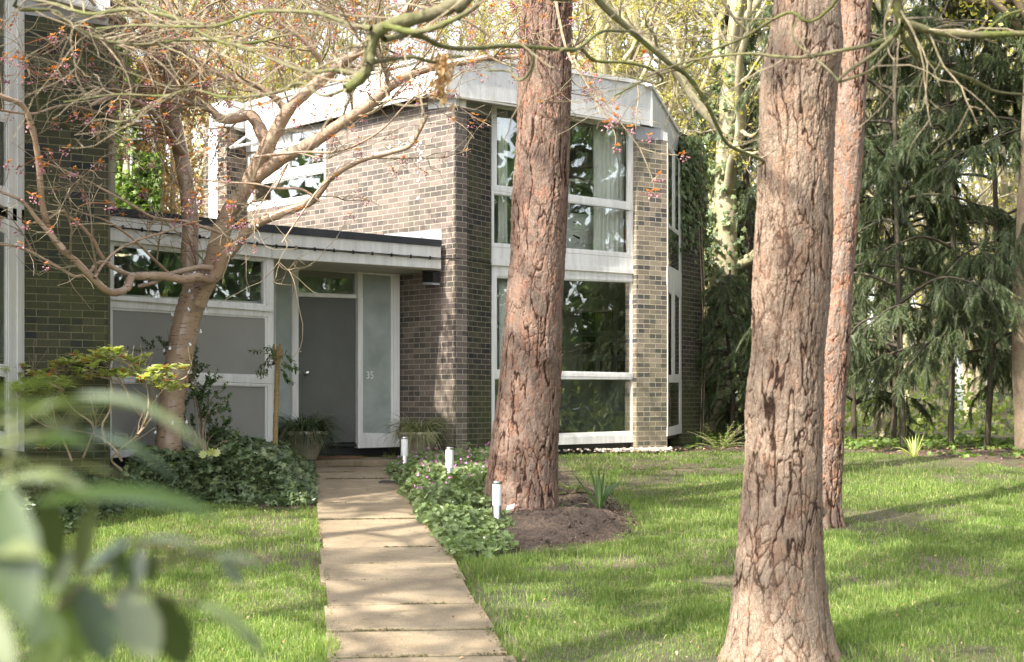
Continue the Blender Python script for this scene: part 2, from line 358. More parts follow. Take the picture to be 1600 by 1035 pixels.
M['litter'] = leafmat('leaf_litter', (.16,.09,.05), (.32,.18,.09), (.42,.30,.2), .1, .8)
M['varieg'] = leafmat('pale_shrub_leaves', (.25,.32,.085), (.41,.44,.16), (.55,.54,.27), .35, .4)
M['berry'] = leafmat('red_berries', (.5,.03,.015), (.6,.06,.02), None, .05, .25)
M['orange'] = leafmat('young_cherry_leaves', (.40,.13,.05), (.50,.20,.09), (.54,.30,.16), .45, .4)
M['bud'] = leafmat('cherry_buds', (.36,.12,.18), (.46,.22,.28), (.6,.42,.45), .3, .5)
M['shrub'] = leafmat('dark_shrub_leaves', (.035,.07,.025), (.07,.125,.04), (.15,.22,.07), .25, .35)
M['sedge'] = leafmat('sedge_blades', (.09,.12,.04), (.17,.20,.08), (.42,.38,.22), .3, .5)
M['sedged'] = leafmat('dark_sedge_blades', (.022,.042,.018), (.05,.08,.035), (.15,.16,.07), .25, .45)
M['iris'] = leafmat('iris_blades', (.04,.09,.03), (.08,.14,.05), (.16,.22,.10), .25, .4)
M['maho'] = leafmat('mahonia_leaves', (.032,.060,.014), (.07,.105,.028), (.20,.23,.11), .25, .24)

for n_ in M['maho'].node_tree.nodes:
    if n_.type == 'BSDF_PRINCIPLED': n_.inputs['Coat Weight'].default_value = .7; n_.inputs['Coat Roughness'].default_value = .28
# ---------------------------------------------------------------- ground
def gz(x, y):
    y = np.asarray(y, float); a = -2.145+.0725*np.maximum(y, 7.0)
    k = .05; b = -.69
    g = -k*np.log(np.exp(-np.clip(a, -9, 2)/k)+np.exp(-b/k))
    return g+0*np.asarray(x, float)
def G(px, py):
    r = np.array([(px-HX)/F, 1, (HY-py)/F]); lo, hi = 2., 60.
    for _ in range(50):
        m = (lo+hi)/2; q = r*m
        if q[2] > gz(q[0], q[1]): lo = m
        else: hi = m
    return r*lo
def poly(*pp): return np.array([G(*p)[:2] for p in pp])
def inside(pl, x, y):
    r = np.zeros(x.shape, bool); n = len(pl)
    for i in range(n):
        a, b = pl[i], pl[(i+1) % n]
        c = ((a[1] > y) != (b[1] > y)) & (x < (b[0]-a[0])*(y-a[1])/(b[1]-a[1]+1e-12)+a[0]); r ^= c
    return r
def sdist(pl, x, y):
    d = np.full(x.shape, 1e9); n = len(pl)
    for i in range(n):
        a, b = pl[i], pl[(i+1) % n]; e = b-a
        t = np.clip(((x-a[0])*e[0]+(y-a[1])*e[1])/(e@e), 0, 1)
        d = np.minimum(d, np.hypot(x-a[0]-t*e[0], y-a[1]-t*e[1]))
    return np.where(inside(pl, x, y), d, -d)
def sheet(name, xs, ys, zf, mat, smooth=True):
    X, Y = np.meshgrid(xs, ys, indexing='ij'); Z = zf(X, Y); nx, ny = X.shape
    i = np.arange(nx-1)[:, None]*ny; j = np.arange(ny-1)[None]
    f = np.stack([i+j, i+ny+j, i+ny+j+1, i+j+1], -1).reshape(-1, 4)
    mb = MB(); mb.add(np.stack([X, Y, Z], -1), f); return mb.build(name, mat, smooth=smooth)
PLX = lambda y: -1.079-.1517*(y-8.53)
PRX = lambda y: -.006-.1517*(y-8.53)
def lump(x, y, s=1.): return .022*s*vnoise(np.stack([x*.9, y*.9, x*0], -1), 3)+.008*s*vnoise(np.stack([x*4, y*4, x*0], -1), 5)
def groundz(x, y):
    onp = (x > PLX(y)-.1) & (x < PRX(y)+.1) & (y < 19.5)
    return gz(x, y)+np.where(onp, -.035, lump(x, y))
xs = np.concatenate([[-400, -120, -40, -20, -12], np.arange(-8, 14, .12), [15, 18, 24, 40, 120, 400]])
ys = np.concatenate([[-60, -20, -5, 0, 4], np.arange(6, 26, .12), [28, 32, 40, 60, 120, 400]])
g = sheet('ground', xs, ys, groundz, M['turf']); tag(g, None, None, kind='structure')
# path slabs
joints = [5.6, 6.5, 7.35, 8.1, 8.62, 9.31, 10.09, 10.97, 11.65, 12.45, 13.24, 14.1, 15.2, 16.4, 17.35, 18.05, 18.72]
mb = MB()
for k in range(len(joints)-1):
    a, b = joints[k]+.017, joints[k+1]-.017; t0, t1 = rng.uniform(-.02, .02, 2)
    hz = rng.uniform(-.008, .010); til = rng.uniform(-.007, .007)
    e = rng.uniform(-.03, .03, 2); nx = 8
    u = np.linspace(0, 1, nx+1); pts = []
    for yy, j in ((a, 0), (b, 1)):
        x0, x1 = PLX(yy)+e[0], PRX(yy)+e[1]
        X = x0+(x1-x0)*u; Y = yy+(u-.5)*.08+rng.uniform(-.004, .004, nx+1)
        pts.append(np.stack([X, Y, gz(X, Y)+.014+hz+til*(1-2*j)], -1))
    lo, hi = pts; r = .006
    V = np.concatenate([lo+[0, 0, -.08], lo+[0, 0, -r], lo+[0, r, 0], hi+[0, -r, 0], hi+[0, 0, -r], hi+[0, 0, -.08]]); n = nx+1
    f = np.array([[q*n+i, q*n+i+1, (q+1)*n+i+1, (q+1)*n+i] for q in range(5) for i in range(nx)]); mb.add(V, f)
    for i in (0, nx): mb.add(V[[i, n+i, 2*n+i, 3*n+i, 4*n+i, 5*n+i]], [[0, 1, 2, 3, 4, 5]])
tag(mb.build('path', M['slab']), None, None, kind='structure')
jy = np.arange(5.5, 18.8, .3)
jb = sheet('path_bedding', np.array([0, 1.]), jy, lambda X, Y: X*0, M['joint'])
co = np.array([[ (PLX(y)+.02 if s == 0 else PRX(y)-.02), y, gz(0, y)+.003] for s in (0, 1) for y in jy]); jb.data.vertices.foreach_set('co', co.astype(np.float32).ravel()); jb.data.update()
tag(jb, None, None, kind='structure')
# ---------------------------------------------------------------- facade helper
class W:
    k = 1.
    def __init__(s, a, b):
        s.p = P(a[0], HY, a[1]); s.q = P(b[0], HY, b[1]); s.d = nrm(s.q-s.p); s.n = np.array([s.d[1], -s.d[0], 0])
        if s.n@s.p > 0: s.n = -s.n
        s.uv = (s.d, s.n)
    def pt(s, px, py, off=0.):
        r = np.array([(px-HX)/F, 1, (HY-py)/F]); o = s.p+s.n*off
        return r*((o@s.n)/(r@s.n))
    def slab(s, pts, off, th):
        off, th = off*s.k, th*s.k; f = [s.pt(x, y, off) for x, y in pts]; return f, [v-s.n*th for v in f]
    def panel(s, mb, pts, off=0., th=.05): mb.prism(*s.slab(pts, off, th)); return mb
    def frame(s, mb, o, i, off=.0, th=.07, bead=.25):
        """o, i: four outer / inner px corners; stepped profile"""
        off, th = off*s.k, th*s.k; O = [s.pt(x, y, off) for x, y in o]; I = [s.pt(x, y, off) for x, y in i]
        Mi = [a*(1-bead)+b*bead for a, b in zip(I, O)]
        rings = [[v-s.n*th for v in O], O, Mi, [v-s.n*.014*s.k for v in Mi], [v-s.n*.014*s.k for v in I], [v-s.n*th for v in I]]
        V = np.array([v for r in rings for v in r]); f = [[q*4+k, q*4+(k+1) % 4, (q+1)*4+(k+1) % 4, (q+1)*4+k] for q in range(5) for k in range(4)]
        mb.add(V, np.array(f)); return mb
WF = W((768, 20.3), (997, 21.9)); FIN = W((712, 19.5), (768, 20.3)); WB = W((712, 19.5), (384, 22.9))
PIER = W((997, 21.75), (1042, 22.05)); W2 = W((1043, 22.05), (1065, 24.1)); LB = W((1065, 24.1), (1100, 24.9))
W1 = W((170, 16.15), (425, 18.09)); CAN = W((425, 18.09), (690, 19.72)); DR = W((430, 19.3), (625, 20.3))
W2.k = .12; COLF = W((355, 22.6), (318, 23.06)); COLR = W((384, 22.9), (355, 22.6))
house = thing('brick_house', 'dark brick two storey house with big white windows and a low grey panelled entrance wing', 'house', loc=P(712, 704, 19.5))
HO = np.array(house.location)
def hp(mb, name, mat, uv=None, bevel=0, parent=None, smooth=False):
    o = mb.build(name, M[mat], None, smooth, uv, bevel); o.parent = parent or house
    if parent is None: o.matrix_parent_inverse = __import__('mathutils').Matrix.Translation(-house.location)
    return o
def q4(x0, x1, a, b, c, d):  # left top, right top, right bottom, left bottom y
    return [(x0, a), (x1, b), (x1, c), (x0, d)]
def brick(Wl, pts, mat, name='brick_wall', off=0, th=.22): return hp(Wl.panel(MB(), pts, off, th), name, mat, Wl.uv)
# brick walls
brick(FIN, q4(712, 768.5, 167.5, 183, 702, 708), 'brick_shaded', th=.02)
# long sunlit wall, with the hole for its window
holeL, holeR = 384.5, 509
brick(WB, [(712, 166), (669, 171), (669, 147), (holeR, 186), (holeR, 309), (500, 311), (500, 366), (625, 402), (625, 702), (712, 706)], 'brick_sunlit')
brick(WB, [(500.2, 311), (384.5, 331), (384.5, 352), (500.2, 366)], 'brick_sunlit', th=.218)
hp(WB.panel(MB(), [(712, 148), (669, 146), (669, 171), (712, 166)], .004, .2), 'render_panel', 'white')
brick(PIER, q4(994.5, 1042.5, 218, 220, 706, 704), 'brick_pale')
brick(LB, q4(1065.5, 1100, 226, 233, 698, 697), 'brick_shaded')
brick(COLR, q4(354, 384.6, 196, 203, 352, 348), 'brick', off=.002)
brick(COLF, [(354.9, 197), (318, 202), (318, 345), (354.9, 352)], 'brick')
hp(COLF.panel(MB(), [(348, 200), (326, 203), (326, 345), (348, 350)], .012, .1), 'white_panel', 'white')
mb = MB(); COLF.panel(mb, [(356, 156), (327, 163), (327, 201), (356, 197)], .05, .35); COLR.panel(mb, q4(355.5, 384, 157, 168, 207, 196.5), .045, .3)
hp(mb, 'column_cap', 'white', bevel=.006)
# fascias
FT = W((699, 19.35), (1018, 21.9)); FT2 = W((1018, 21.95), (1061, 24.3)); FB = W((699, 19.35), (384, 22.75))
hp(FT.panel(MB(), [(699, 82), (1018, 133), (1018, 197), (796, 161), (712, 150.5), (699, 146)], .03, .07), 'roof_fascia', 'fascia', FT.uv)
hp(FT2.panel(MB(), [(1019, 133), (1061, 207), (1058.5, 238), (1038.5, 222), (1037.5, 206), (1019, 197.5)], .03, .06), 'roof_fascia', 'fascia', FT2.uv)
hp(FB.panel(MB(), [(698.5, 82), (532, 124), (384, 166), (384, 214), (509, 186), (690, 143), (698.5, 147)], .03, .07), 'roof_fascia', 'white')
mb = MB(); FT.panel(mb, q4(697, 1019, 77.5, 128.5, 134.5, 83), .06, .14); FB.panel(mb, [(699, 77.5), (384, 160), (384, 167), (699, 83.5)], .06, .14)
FT2.panel(mb, q4(1018.5, 1062, 128.5, 203, 208.5, 134), .06, .1); hp(mb, 'roof_edge', 'white')
mb = MB(); FT.panel(mb, q4(712, 1000, 149.5, 194.5, 197.5, 152.5), .045, .1); FB.panel(mb, [(690, 142), (509, 185), (384, 213), (384, 215), (509, 187), (690, 144.5)], .04, .02); hp(mb, 'fascia_trim', 'beige')
hp(FIN.panel(MB(), q4(712.5, 768.5, 152, 157, 183, 168), -.002, .016), 'render_panel', 'soffit')
hp(PIER.panel(MB(), q4(994.5, 1038, 196, 204, 219, 218), -.004, .2), 'render_panel', 'soffit')
hp(PIER.panel(MB(), q4(1037, 1043, 206, 208, 220.5, 220.5), .0, .2), 'render_panel', 'fascia', PIER.uv)
# plan of the volume, inner shells
def xy(w, px, off=0.): v = w.pt(px, HY, off); return v[:2]
C0, Fp, Gp, Hp_, Ip, Jp = xy(WB, 712), xy(FIN, 768), xy(WF, 997), xy(PIER, 1042), xy(W2, 1065), xy(LB, 1100)
Bd = np.array([WB.d[0], WB.d[1]]); Kp = Jp+np.array([-2.5, 5.5]); Lf = xy(WB, 384)
Lp = Lf+np.array([2.5, 4.5])
def slabz(mb, pts, z0, z1): mb.prism([np.array([*p, z1]) for p in pts], [np.array([*p, z0]) for p in pts]); return mb
cen = (C0+Gp+Kp+Lf)/4
plan = [C0, Fp, Gp, Hp_, Ip, Jp, Kp, Lp, Lf]; shr = [p+(cen-p)*.03/np.linalg.norm(cen-p)*4 for p in plan]
ztop = lambda p, fy: (HY-fy)/F*p[1]
mb = MB(); tops = [np.array([*p, z]) for p, z in zip([xy(FT, 700), xy(FT, 1017), xy(FT2, 1060), Jp, Kp, Lp, xy(FB, 386)], [4.78, 4.90, 4.70, 4.62, 4.7, 4.7, 4.75])]
mb.prism(tops, [v-[0, 0, .05] for v in tops]); hp(mb, 'roof', 'felt')
mb = MB()
for a, b in ((Jp, Kp), (Kp, Lp), (Lp, Lf)):
    e = nrm(b-a); n = np.array([e[1], -e[0]])*.2
    slabz(mb, [a, b, b-n, a-n][::1], -.7, 4.6)
hp(mb, 'rear_wall', 'brick')
mb = MB(); slabz(mb, shr, -.52, -.42); slabz(mb, shr, 1.93, 2.12); hp(mb, 'floor', 'roomdark'); mb = MB(); slabz(mb, shr, 1.90, 1.925); slabz(mb, shr, 4.30, 4.34); hp(mb, 'ceiling', 'room')
# inner partition behind the big windows
mb = MB(); a = xy(WF, 700, -2.9); b = xy(WF, 1090, -2.9); n = WF.n[:2]*.1
slabz(mb, [a, b, b-n, a-n], -.42, 1.90); slabz(mb, [a, b, b-n, a-n], 2.12, 4.30)
a = Fp-WF.n[:2]*.3+np.array([-.05, 0]); b = a-WF.n[:2]*2.7; n = WF.d[:2]*.08
slabz(mb, [a, b, b-n, a-n], -.42, 1.90); slabz(mb, [a, b, b-n, a-n], 2.12, 4.3); hp(mb, 'partition_wall', 'room')
# windows
def window(Wl, name_mat, frames, panes, extra=None, glass='glass', label=None):
    mb = MB()
    for o, i, off in frames: Wl.frame(mb, o, i, off)
    for pts, off, th in (extra or []): Wl.panel(mb, pts, off, th)
    w = hp(mb, 'window', name_mat)
    for pts, off in panes: hp(Wl.panel(MB(), pts, off, .006), 'pane', glass, parent=w); 
    for c in w.children: c.matrix_parent_inverse = __import__('mathutils').Matrix.Identity(4)
    if label: w['label'] = label
    return w
window(WF, 'white', [
    (q4(768.5, 997, 158.5, 196.5, 330, 297), q4(777.5, 983, 168, 203, 315.5, 289), .03),
    (q4(768.7, 997, 297.2, 330.2, 404, 385.5), q4(773, 983, 304, 327.5, 395, 379.5), .026)],
    [(q4(776, 985, 166, 201, 318, 291), -.01), (q4(772, 985, 302, 326, 397, 381), -.012)],
    [(q4(768.6, 997, 386, 404.4, 427, 413), .028, .12), (q4(768.6, 997.2, 404, 422, 428.5, 414.5), .045, .03)], label='upper front window')
window(WF, 'white', [
    (q4(768.6, 998, 424, 435, 590, 586), q4(777.5, 987.5, 434.5, 441.5, 582.5, 577.5), .02),
    (q4(768.6, 998, 586.2, 590.2, 681, 688), q4(774, 988.5, 593, 593.5, 673.5, 680.5), .016)],
    [(q4(775, 990, 432, 439, 585, 580), -.015), (q4(772, 990, 591, 592, 676, 683), -.018)],
    [(q4(768.6, 999, 415, 429, 434.8, 423.8), .012, .1), (q4(768.6, 998.5, 686.5, 679, 691, 699), .035, .12)], label='tall lower front window')
hp(WF.panel(MB(), q4(768.6, 998, 698, 690, 706, 714), -.03, .2), 'plinth', 'black')
window(W2, 'white', [
    (q4(1043.2, 1053, 224, 233, 363, 350), q4(1044.6, 1050.8, 232, 242, 357, 347), .02), (q4(1053.1, 1064.8, 235, 262, 372, 362), q4(1055.2, 1061, 241, 250, 367, 359.5), .024),
    (q4(1043.2, 1064.8, 350.3, 363.5, 426, 417), q4(1044.6, 1061.5, 356, 367, 424, 415), .02)],
    [(q4(1044, 1052, 230, 243, 358, 348), -.02), (q4(1054, 1062, 240, 252, 369, 358), -.02), (q4(1044, 1063, 354, 366, 425, 416), -.02)],
    [(q4(1043, 1065.2, 416.5, 426.5, 454, 441), .03, .1)], glass='glass_up')
window(W2, 'white', [
    (q4(1043.2, 1052, 445, 452, 594, 594), q4(1044.8, 1050, 457, 461, 586, 586), .02), (q4(1052.1, 1064.9, 452, 462, 593, 593), q4(1055, 1062, 460, 466, 585, 585), .03),
    (q4(1043.2, 1065.3, 593.5, 593, 677, 681), q4(1044.8, 1061.5, 598, 598, 663.5, 668), .02)],
    [(q4(1044, 1051, 455, 460, 588, 588), -.02), (q4(1054, 1063, 458, 465, 587, 587), -.02), (q4(1044, 1063, 596, 596, 665, 669), -.02)],
    [(q4(1043, 1065.3, 441, 454, 462, 445.5), .012, .1), (q4(1043, 1066, 668.5, 663.8, 677, 682), .035, .1)])
# window in the sunlit wall: three rows, one awning light open
wb = window(WB, 'white', [
    ([(509, 192), (384, 214), (384, 238), (509, 222)], [(502, 201), (453, 208), (453, 223), (502, 216)], .0),
    ([(509, 221), (384, 243), (384, 288), (509, 264)], [(505, 231), (393, 250), (393, 274), (505, 253)], -.01),
    ([(509, 262), (384, 284), (384, 331), (509, 310)], [(505.5, 270), (393, 291), (393, 317), (505.5, 302)], -.004)],
    [([(503, 200), (452, 207), (452, 224), (503, 217)], -.03), ([(506, 230), (392, 249), (392, 275), (506, 254)], -.04), ([(506.5, 269), (392, 290), (392, 318), (506.5, 303)], -.034)],
    [([(451, 230), (443, 231.5), (443, 264), (451, 262)], -.012, .04)], glass='glass_up')
# open awning light
a0 = WB.pt(428, 204, .02); a1 = WB.pt(387, 212, .02); out = WB.n*.34-np.array([0, 0, .26]); b0 = a0+out; b1 = a1+out; nn = nrm(np.cross(a1-a0, out))*.03
def ring(mb, O, k, n):
    c = sum(O)/4; O = np.array(O); I = O+nrm(c-O)*k; V = np.concatenate([O, I, O+n, I+n])
    f = [[i, (i+1) % 4, 4+(i+1) % 4, 4+i] for i in range(4)]+[[8+i, 12+i, 12+(i+1) % 4, 8+(i+1) % 4] for i in range(4)]+[[i, 8+i, 8+(i+1) % 4, (i+1) % 4] for i in range(4)]+[[4+i, 4+(i+1) % 4, 12+(i+1) % 4, 12+i] for i in range(4)]
    mb.add(V, np.array(f)); return I
mb = MB(); I = ring(mb, [a0, a1, b1, b0], .075, nn)
aw = hp(mb, 'window', 'white'); aw['label'] = 'small awning light propped open'
pn = MB().prism([i+nn*.4 for i in I], [i+nn*.6 for i in I]).build('pane', M['glass_up'], aw)
mb = MB(); a = xy(WB, 345, -1.7); b = xy(WB, 640, -1.7); n = WB.n[:2]*.1; slabz(mb, [a, b, b-n, a-n], 2.12, 4.3); hp(mb, 'partition_wall', 'room')
# ---- entrance wing
ZR = 2.30
roofp = [xy(W1, 168, .10), xy(W1, 425, .10), xy(CAN, 690, .10)]
ends = [CAN.pt(690, HY, 0)[:2]+Bd*3.4, xy(W1, 168, .1)+Bd*4.6]
mb = MB(); zz = [2.19, 2.235, 2.215]
tp = [np.array([*roofp[0], 2.255]), np.array([*roofp[1], 2.30]), np.array([*roofp[2], 2.30]), np.array([*ends[0], 2.30]), np.array([*ends[1], 2.26])]
mb.prism(tp, [v-[0, 0, .06] for v in tp]); hp(mb, 'wing_roof', 'felt')
mb = MB(); W1.panel(mb, q4(168, 425, 324, 352, 363.5, 336), .125, .05); CAN.panel(mb, q4(425, 690, 352, 377.5, 385, 363.5), .125, .05); hp(mb, 'roof_kerb', 'felt')
mb = MB(); W1.panel(mb, q4(169, 424.8, 336, 364, 384, 353), .10, .05); CAN.panel(mb, q4(425.2, 689, 364, 385.5, 405, 384), .10, .05); 
W1.panel(mb, q4(169, 424.6, 355, 385.5, 403.5, 375), .075, .05); CAN.panel(mb, q4(425.4, 689.4, 385.8, 406, 420.5, 403.8), .075, .05); hp(mb, 'wing_fascia', 'white', bevel=.004)
mb = MB(); c1 = CAN.pt(426, HY, .02)[:2]; c2 = CAN.pt(689.5, HY, .02)[:2]; zs = 1.885
slabz(mb, [c1, c2, xy(DR, 625)-DR.n[:2]*.05, xy(DR, 430)-DR.n[:2]*.05], zs, zs+.02); hp(mb, 'canopy_soffit', 'beige')
# flashing where the roof meets the brick
hp(WB.panel(MB(), [(690, 358), (600, 366), (600, 372), (690, 379)], .012, .02), 'lead_flashing', 'soffit')
window(W1, 'white', [
    (q4(172, 316, 375.5, 391, 477.5, 465.5), q4(179, 309.5, 384, 398, 468.5, 462), .02), (q4(316.3, 427.5, 391, 403.5, 486, 477.5), q4(322.5, 413, 399.5, 409, 475, 469.3), .02)],
    [(q4(178, 311, 383, 397, 470, 463), -.015), (q4(321, 415, 398, 408, 476, 470), -.015)],
    [(q4(170, 427, 465.5, 484.5, 487, 468), .04, .05)], label='wide low kitchen window over grey panels')
mb = MB(); W1.frame(mb, q4(170.5, 427.3, 468.5, 487, 600, 590), q4(177.5, 415.5, 484.5, 498, 586, 578), .012)
W1.frame(mb, q4(170.5, 427.3, 590.4, 600.4, 705, 716), q4(175.5, 415.5, 599.5, 605, 693, 704), .008); fr = hp(mb, 'panel_frame', 'white')
pm = MB(); W1.panel(pm, q4(176, 417, 483, 497, 588, 580), -.012, .05); W1.panel(pm, q4(174, 417, 598, 603, 695, 706), -.016, .05); o = pm.build('grey_panel', M['grey'], fr)
mb = MB(); W1.panel(mb, q4(170.5, 427.3, 690, 696, 750, 790), -.02, .1); hp(mb, 'plinth', 'black')
mb = MB(); W1.frame(mb, q4(179.5, 200, 676, 678, 699, 698), q4(182, 197.5, 679, 681, 696, 695), .035, .05)
for k in range(7): W1.panel(mb, q4(182, 197.5, 680+k*2.2, 681.3+k*2.2, 682.4+k*2.2, 681.2+k*2.2), .025, .03)
hp(mb, 'air_vent', 'beige'); 
# door recess
mb = MB(); DR.frame(mb, q4(429.5, 466.5, 405, 409.5, 694, 696), q4(432, 456.5, 414, 417, 690, 692), .03); DR.frame(mb, q4(457.5, 566.5, 407.5, 419.5, 467, 463), q4(467, 558, 420, 427.5, 460.5, 457), .0)
DR.panel(mb, q4(457, 465.3, 460, 463, 700, 699), .032, .06); DR.panel(mb, q4(559, 567.3, 465, 466, 699, 697), .028, .06)
DR.frame(mb, q4(559.5, 624.5, 418, 425, 698.5, 700.5), q4(567.5, 611.5, 428, 431.5, 677.5, 676.5), .06, .12); DR.panel(mb, q4(428, 625.5, 404, 421, 427, 410), .036, .05)
df = hp(mb, 'door_surround', 'white')
o = DR.panel(MB(), q4(431, 457.5, 412, 415, 691, 693), 0, .01).build('sidelight', M['frost'], df)
sl = DR.panel(MB(), q4(566.5, 612.5, 427, 430.5, 678.5, 677.5), .02, .01).build('sidelight', M['frost'], df)
o = DR.panel(MB(), q4(466, 559, 418, 426, 462, 458), -.02, .008).build('transom_pane', M['glass_up'], df)
door = hp(DR.panel(MB(), q4(465.3, 558.8, 463.3, 468.3, 691, 693), -.02, .045), 'door', 'door')
kp = DR.pt(478.5, 583, .0); mb = MB(); n = DR.n
tubes(mb, np.array([kp-n*.02+n*s for s in (0, .02, .028, .05, .052, .06, .075, .083, .085)]), np.array([.03, .03, .012, .012, .022, .03, .03, .018, .001]), 20); mb.build('handle', M['chrome'], door, True)
kp = DR.pt(470, 550, 0); mb = MB(); tubes(mb, np.array([kp-n*.02, kp+n*.006, kp+n*.008]), np.array([.014, .014, .001]), 14); mb.build('lock', M['chrome'], door, True)
tc = bpy.data.curves.new('house_number', 'FONT'); tc.body = '35'; tc.size = .15; tc.extrude = .002; tc.align_x = 'CENTER'
to = bpy.data.objects.new('tmp', tc); COL.objects.link(to); dg = bpy.context.evaluated_depsgraph_get(); me = bpy.data.meshes.new_from_object(to.evaluated_get(dg)); bpy.data.objects.remove(to)
me.name = 'house_number'; R = np.eye(4); R[:3, 0] = DR.d*.82; R[:3, 1] = [0, 0, 1]; R[:3, 2] = DR.n; R[:3, 3] = DR.pt(578, 592, .024)
me.transform(__import__('mathutils').Matrix(R.tolist())); me.materials.clear(); me.materials.append(M['white']); no = bpy.data.objects.new('house_number', me); COL.objects.link(no); no.parent = sl
# recess: left return, threshold, dark gap
mb = MB(); a = CAN.pt(427.5, HY, 0)[:2]; b = xy(DR, 430.5); e = np.array([.05, -.04]); slabz(mb, [a+e*0, b, b-e, a-e], -.72, 1.9); hp(mb, 'return_wall', 'white')
mb = MB(); DR.panel(mb, q4(430, 625, 696, 699, 712, 712), -.06, .15); DR.panel(mb, q4(462, 562, 691.5, 694, 698, 697), .02, .12); hp(mb, 'threshold', 'black')
# wing interior
mb = MB(); wi = [xy(W1, 172, -.1), xy(W1, 424, -.1), xy(W1, 424, -.1)+Bd*3.6, xy(W1, 172, -.1)+Bd*3.6]
for k in (1, 2, 3):
    a, b = wi[k], wi[(k+1) % 4]; e = nrm(b-a); n = np.array([e[1], -e[0]])*.06; slabz(mb, [a, b, b-n, a-n], -.6, 2.18)
slabz(mb, wi, -.62, -.55); hp(mb, 'kitchen_wall', 'room')
mb = MB(); a, b = xy(DR, 432, -.9), xy(DR, 640, -.9); n = DR.n[:2]*.06; slabz(mb, [a, b, b-n, a-n], -.6, 2.2); hp(mb, 'hall_wall', 'room')
# landing slab
mb = MB(); lp = [P(430, HY, 18.4)[:2], P(470, HY, 18.72)[:2]*1, np.array([PRX(18.74)+.9, 18.74]), xy(WB, 660, .02), xy(DR, 625, .0), xy(DR, 430, 0)]
slabz(mb, lp, -.9, -.705); tag(mb.build('landing', M['slab'], bevel=.01), None, None, kind='structure')
# ---------------------------------------------------------------- neighbour's house
NB = W((38, 14.1), (168, 14.5)); NW = W((0, 13.62), (38, 14.1)); NW = W((-60, 13.0), (38, 14.1)); NW.k = .4
nh = thing('neighbouring_house', 'neighbouring house at the far left, mossy dark brick wall with tall white framed windows', 'house', loc=P(100, 704, 14.3))
house_, house = house, nh
def sl4(a, b, f): return f
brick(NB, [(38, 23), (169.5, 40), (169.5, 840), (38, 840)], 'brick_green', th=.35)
hp(NB.panel(MB(), [(38, -60), (169.5, -60), (169.5, 40.5), (38, 22.5)], -.003, .3), 'render_panel', 'soffit')  # flush grey sheet, its colour stands for the shaded recess under the fascia
mb = MB(); NB.panel(mb, [(60, -80), (172, -80), (172, 21), (60, -10)], .16, .05); hp(mb, 'roof_fascia', 'white')
mb = MB(); NB.panel(mb, [(60, -11), (172, 20), (172, 24), (60, -7)], .17, .16); hp(mb, 'fascia_trim', 'beige')
def nwin(yt, ya, yb, yc):
    window(NW, 'white', [([(-50, yt-30), (38, yt), (38, ya), (-50, ya-10)], [(-46, yt-10), (11.5, yt+16), (11.5, ya-6), (-46, ya-14)], .02), ([(-50, ya-9), (38, ya+.4), (38, yb), (-50, yb-20)], [(-46, ya+2), (12, ya+14), (12, yb-14), (-46, yb-26)], .016)],
           [([(-48, yt-16), (14, yt+12), (14, ya-3), (-48, ya-12)], -.02), ([(-48, ya), (14, ya+8), (14, yb-10), (-48, yb-22)], -.02)], [([(-50, yb-20), (38, yb), (38, yc), (-50, yc-14)], .018, .1)])
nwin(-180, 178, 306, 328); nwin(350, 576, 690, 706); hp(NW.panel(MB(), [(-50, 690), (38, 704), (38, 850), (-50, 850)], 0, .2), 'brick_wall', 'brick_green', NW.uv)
mb = MB(); NW.panel(mb, [(14, -120), (20, -120), (20, 700), (14, 700)], .045, .03); NW.panel(mb, [(28, -120), (34, -120), (34, 700), (28, 700)], .05, .03); hp(mb, 'window_moulding', 'white')
mb = MB(); a, b = xy(NW, 45, -1.0), xy(NW, -120, -1.0); n = NW.n[:2]*.1; slabz(mb, [a, b, b-n, a-n], -1, 4.5); hp(mb, 'partition_wall', 'room')
c0, c1 = xy(NB, 169.4, -.34), xy(NB, 38, -.34); mb = MB(); k1, k2 = c0+np.array([-1.6, 6]), c1+np.array([-6, 6.]); e0 = xy(NW, -120); 
for a, b in ((c0, k1), (k1, k2), (k2, e0)):
    e = nrm(b-a); n = np.array([e[1], -e[0]])*.15; slabz(mb, [a, b, b-n, a-n], -1, 4.9)
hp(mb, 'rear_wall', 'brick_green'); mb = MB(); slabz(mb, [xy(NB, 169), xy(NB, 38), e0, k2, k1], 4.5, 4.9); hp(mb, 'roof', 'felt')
house = house_
# ---------------------------------------------------------------- things in and on the houses
def wavy(name, Wl, x0, x1, y0a, y0b, y1a, y1b, off, folds, amp, mat, label, pinch=0, group=None):
    n = folds*10; mb = MB(); rows = 12; V = []
    for r in range(rows+1):
        v = r/rows
        for i in range(n+1):
            u = i/n; x = x0+(x1-x0)*(u*(1-pinch*v*v)+pinch*v*v*.5*0)
            yt = y0a+(y0b-y0a)*u; yb = y1a+(y1b-y1a)*u
            p = Wl.pt(x, yt+(yb-yt)*v, off); V.append(p+Wl.n*amp*(math.sin(u*folds*2*PI+.5*math.sin(v*3+u*9))+.35*math.sin(u*folds*4.7*PI+v)))
    f = np.array([[r*(n+1)+i, r*(n+1)+i+1, (r+1)*(n+1)+i+1, (r+1)*(n+1)+i] for r in range(rows) for i in range(n)]); mb.add(V, f)
    o = mb.build(name, M[mat], smooth=True); m = o.modifiers.new('s', 'SOLIDIFY'); m.thickness = .004; return tag(o, label, 'curtain', group)
wavy('curtain', WF, 926, 976, 192, 201, 403, 408, -.28, 7, .035, 'curtain', 'long pale grey curtain gathered at the right of the upper front window')
wavy('curtain', WF, 777, 793, 168, 171, 384, 386, -.2, 3, .03, 'curtain', 'narrow pale curtain at the left edge of the upper front window')
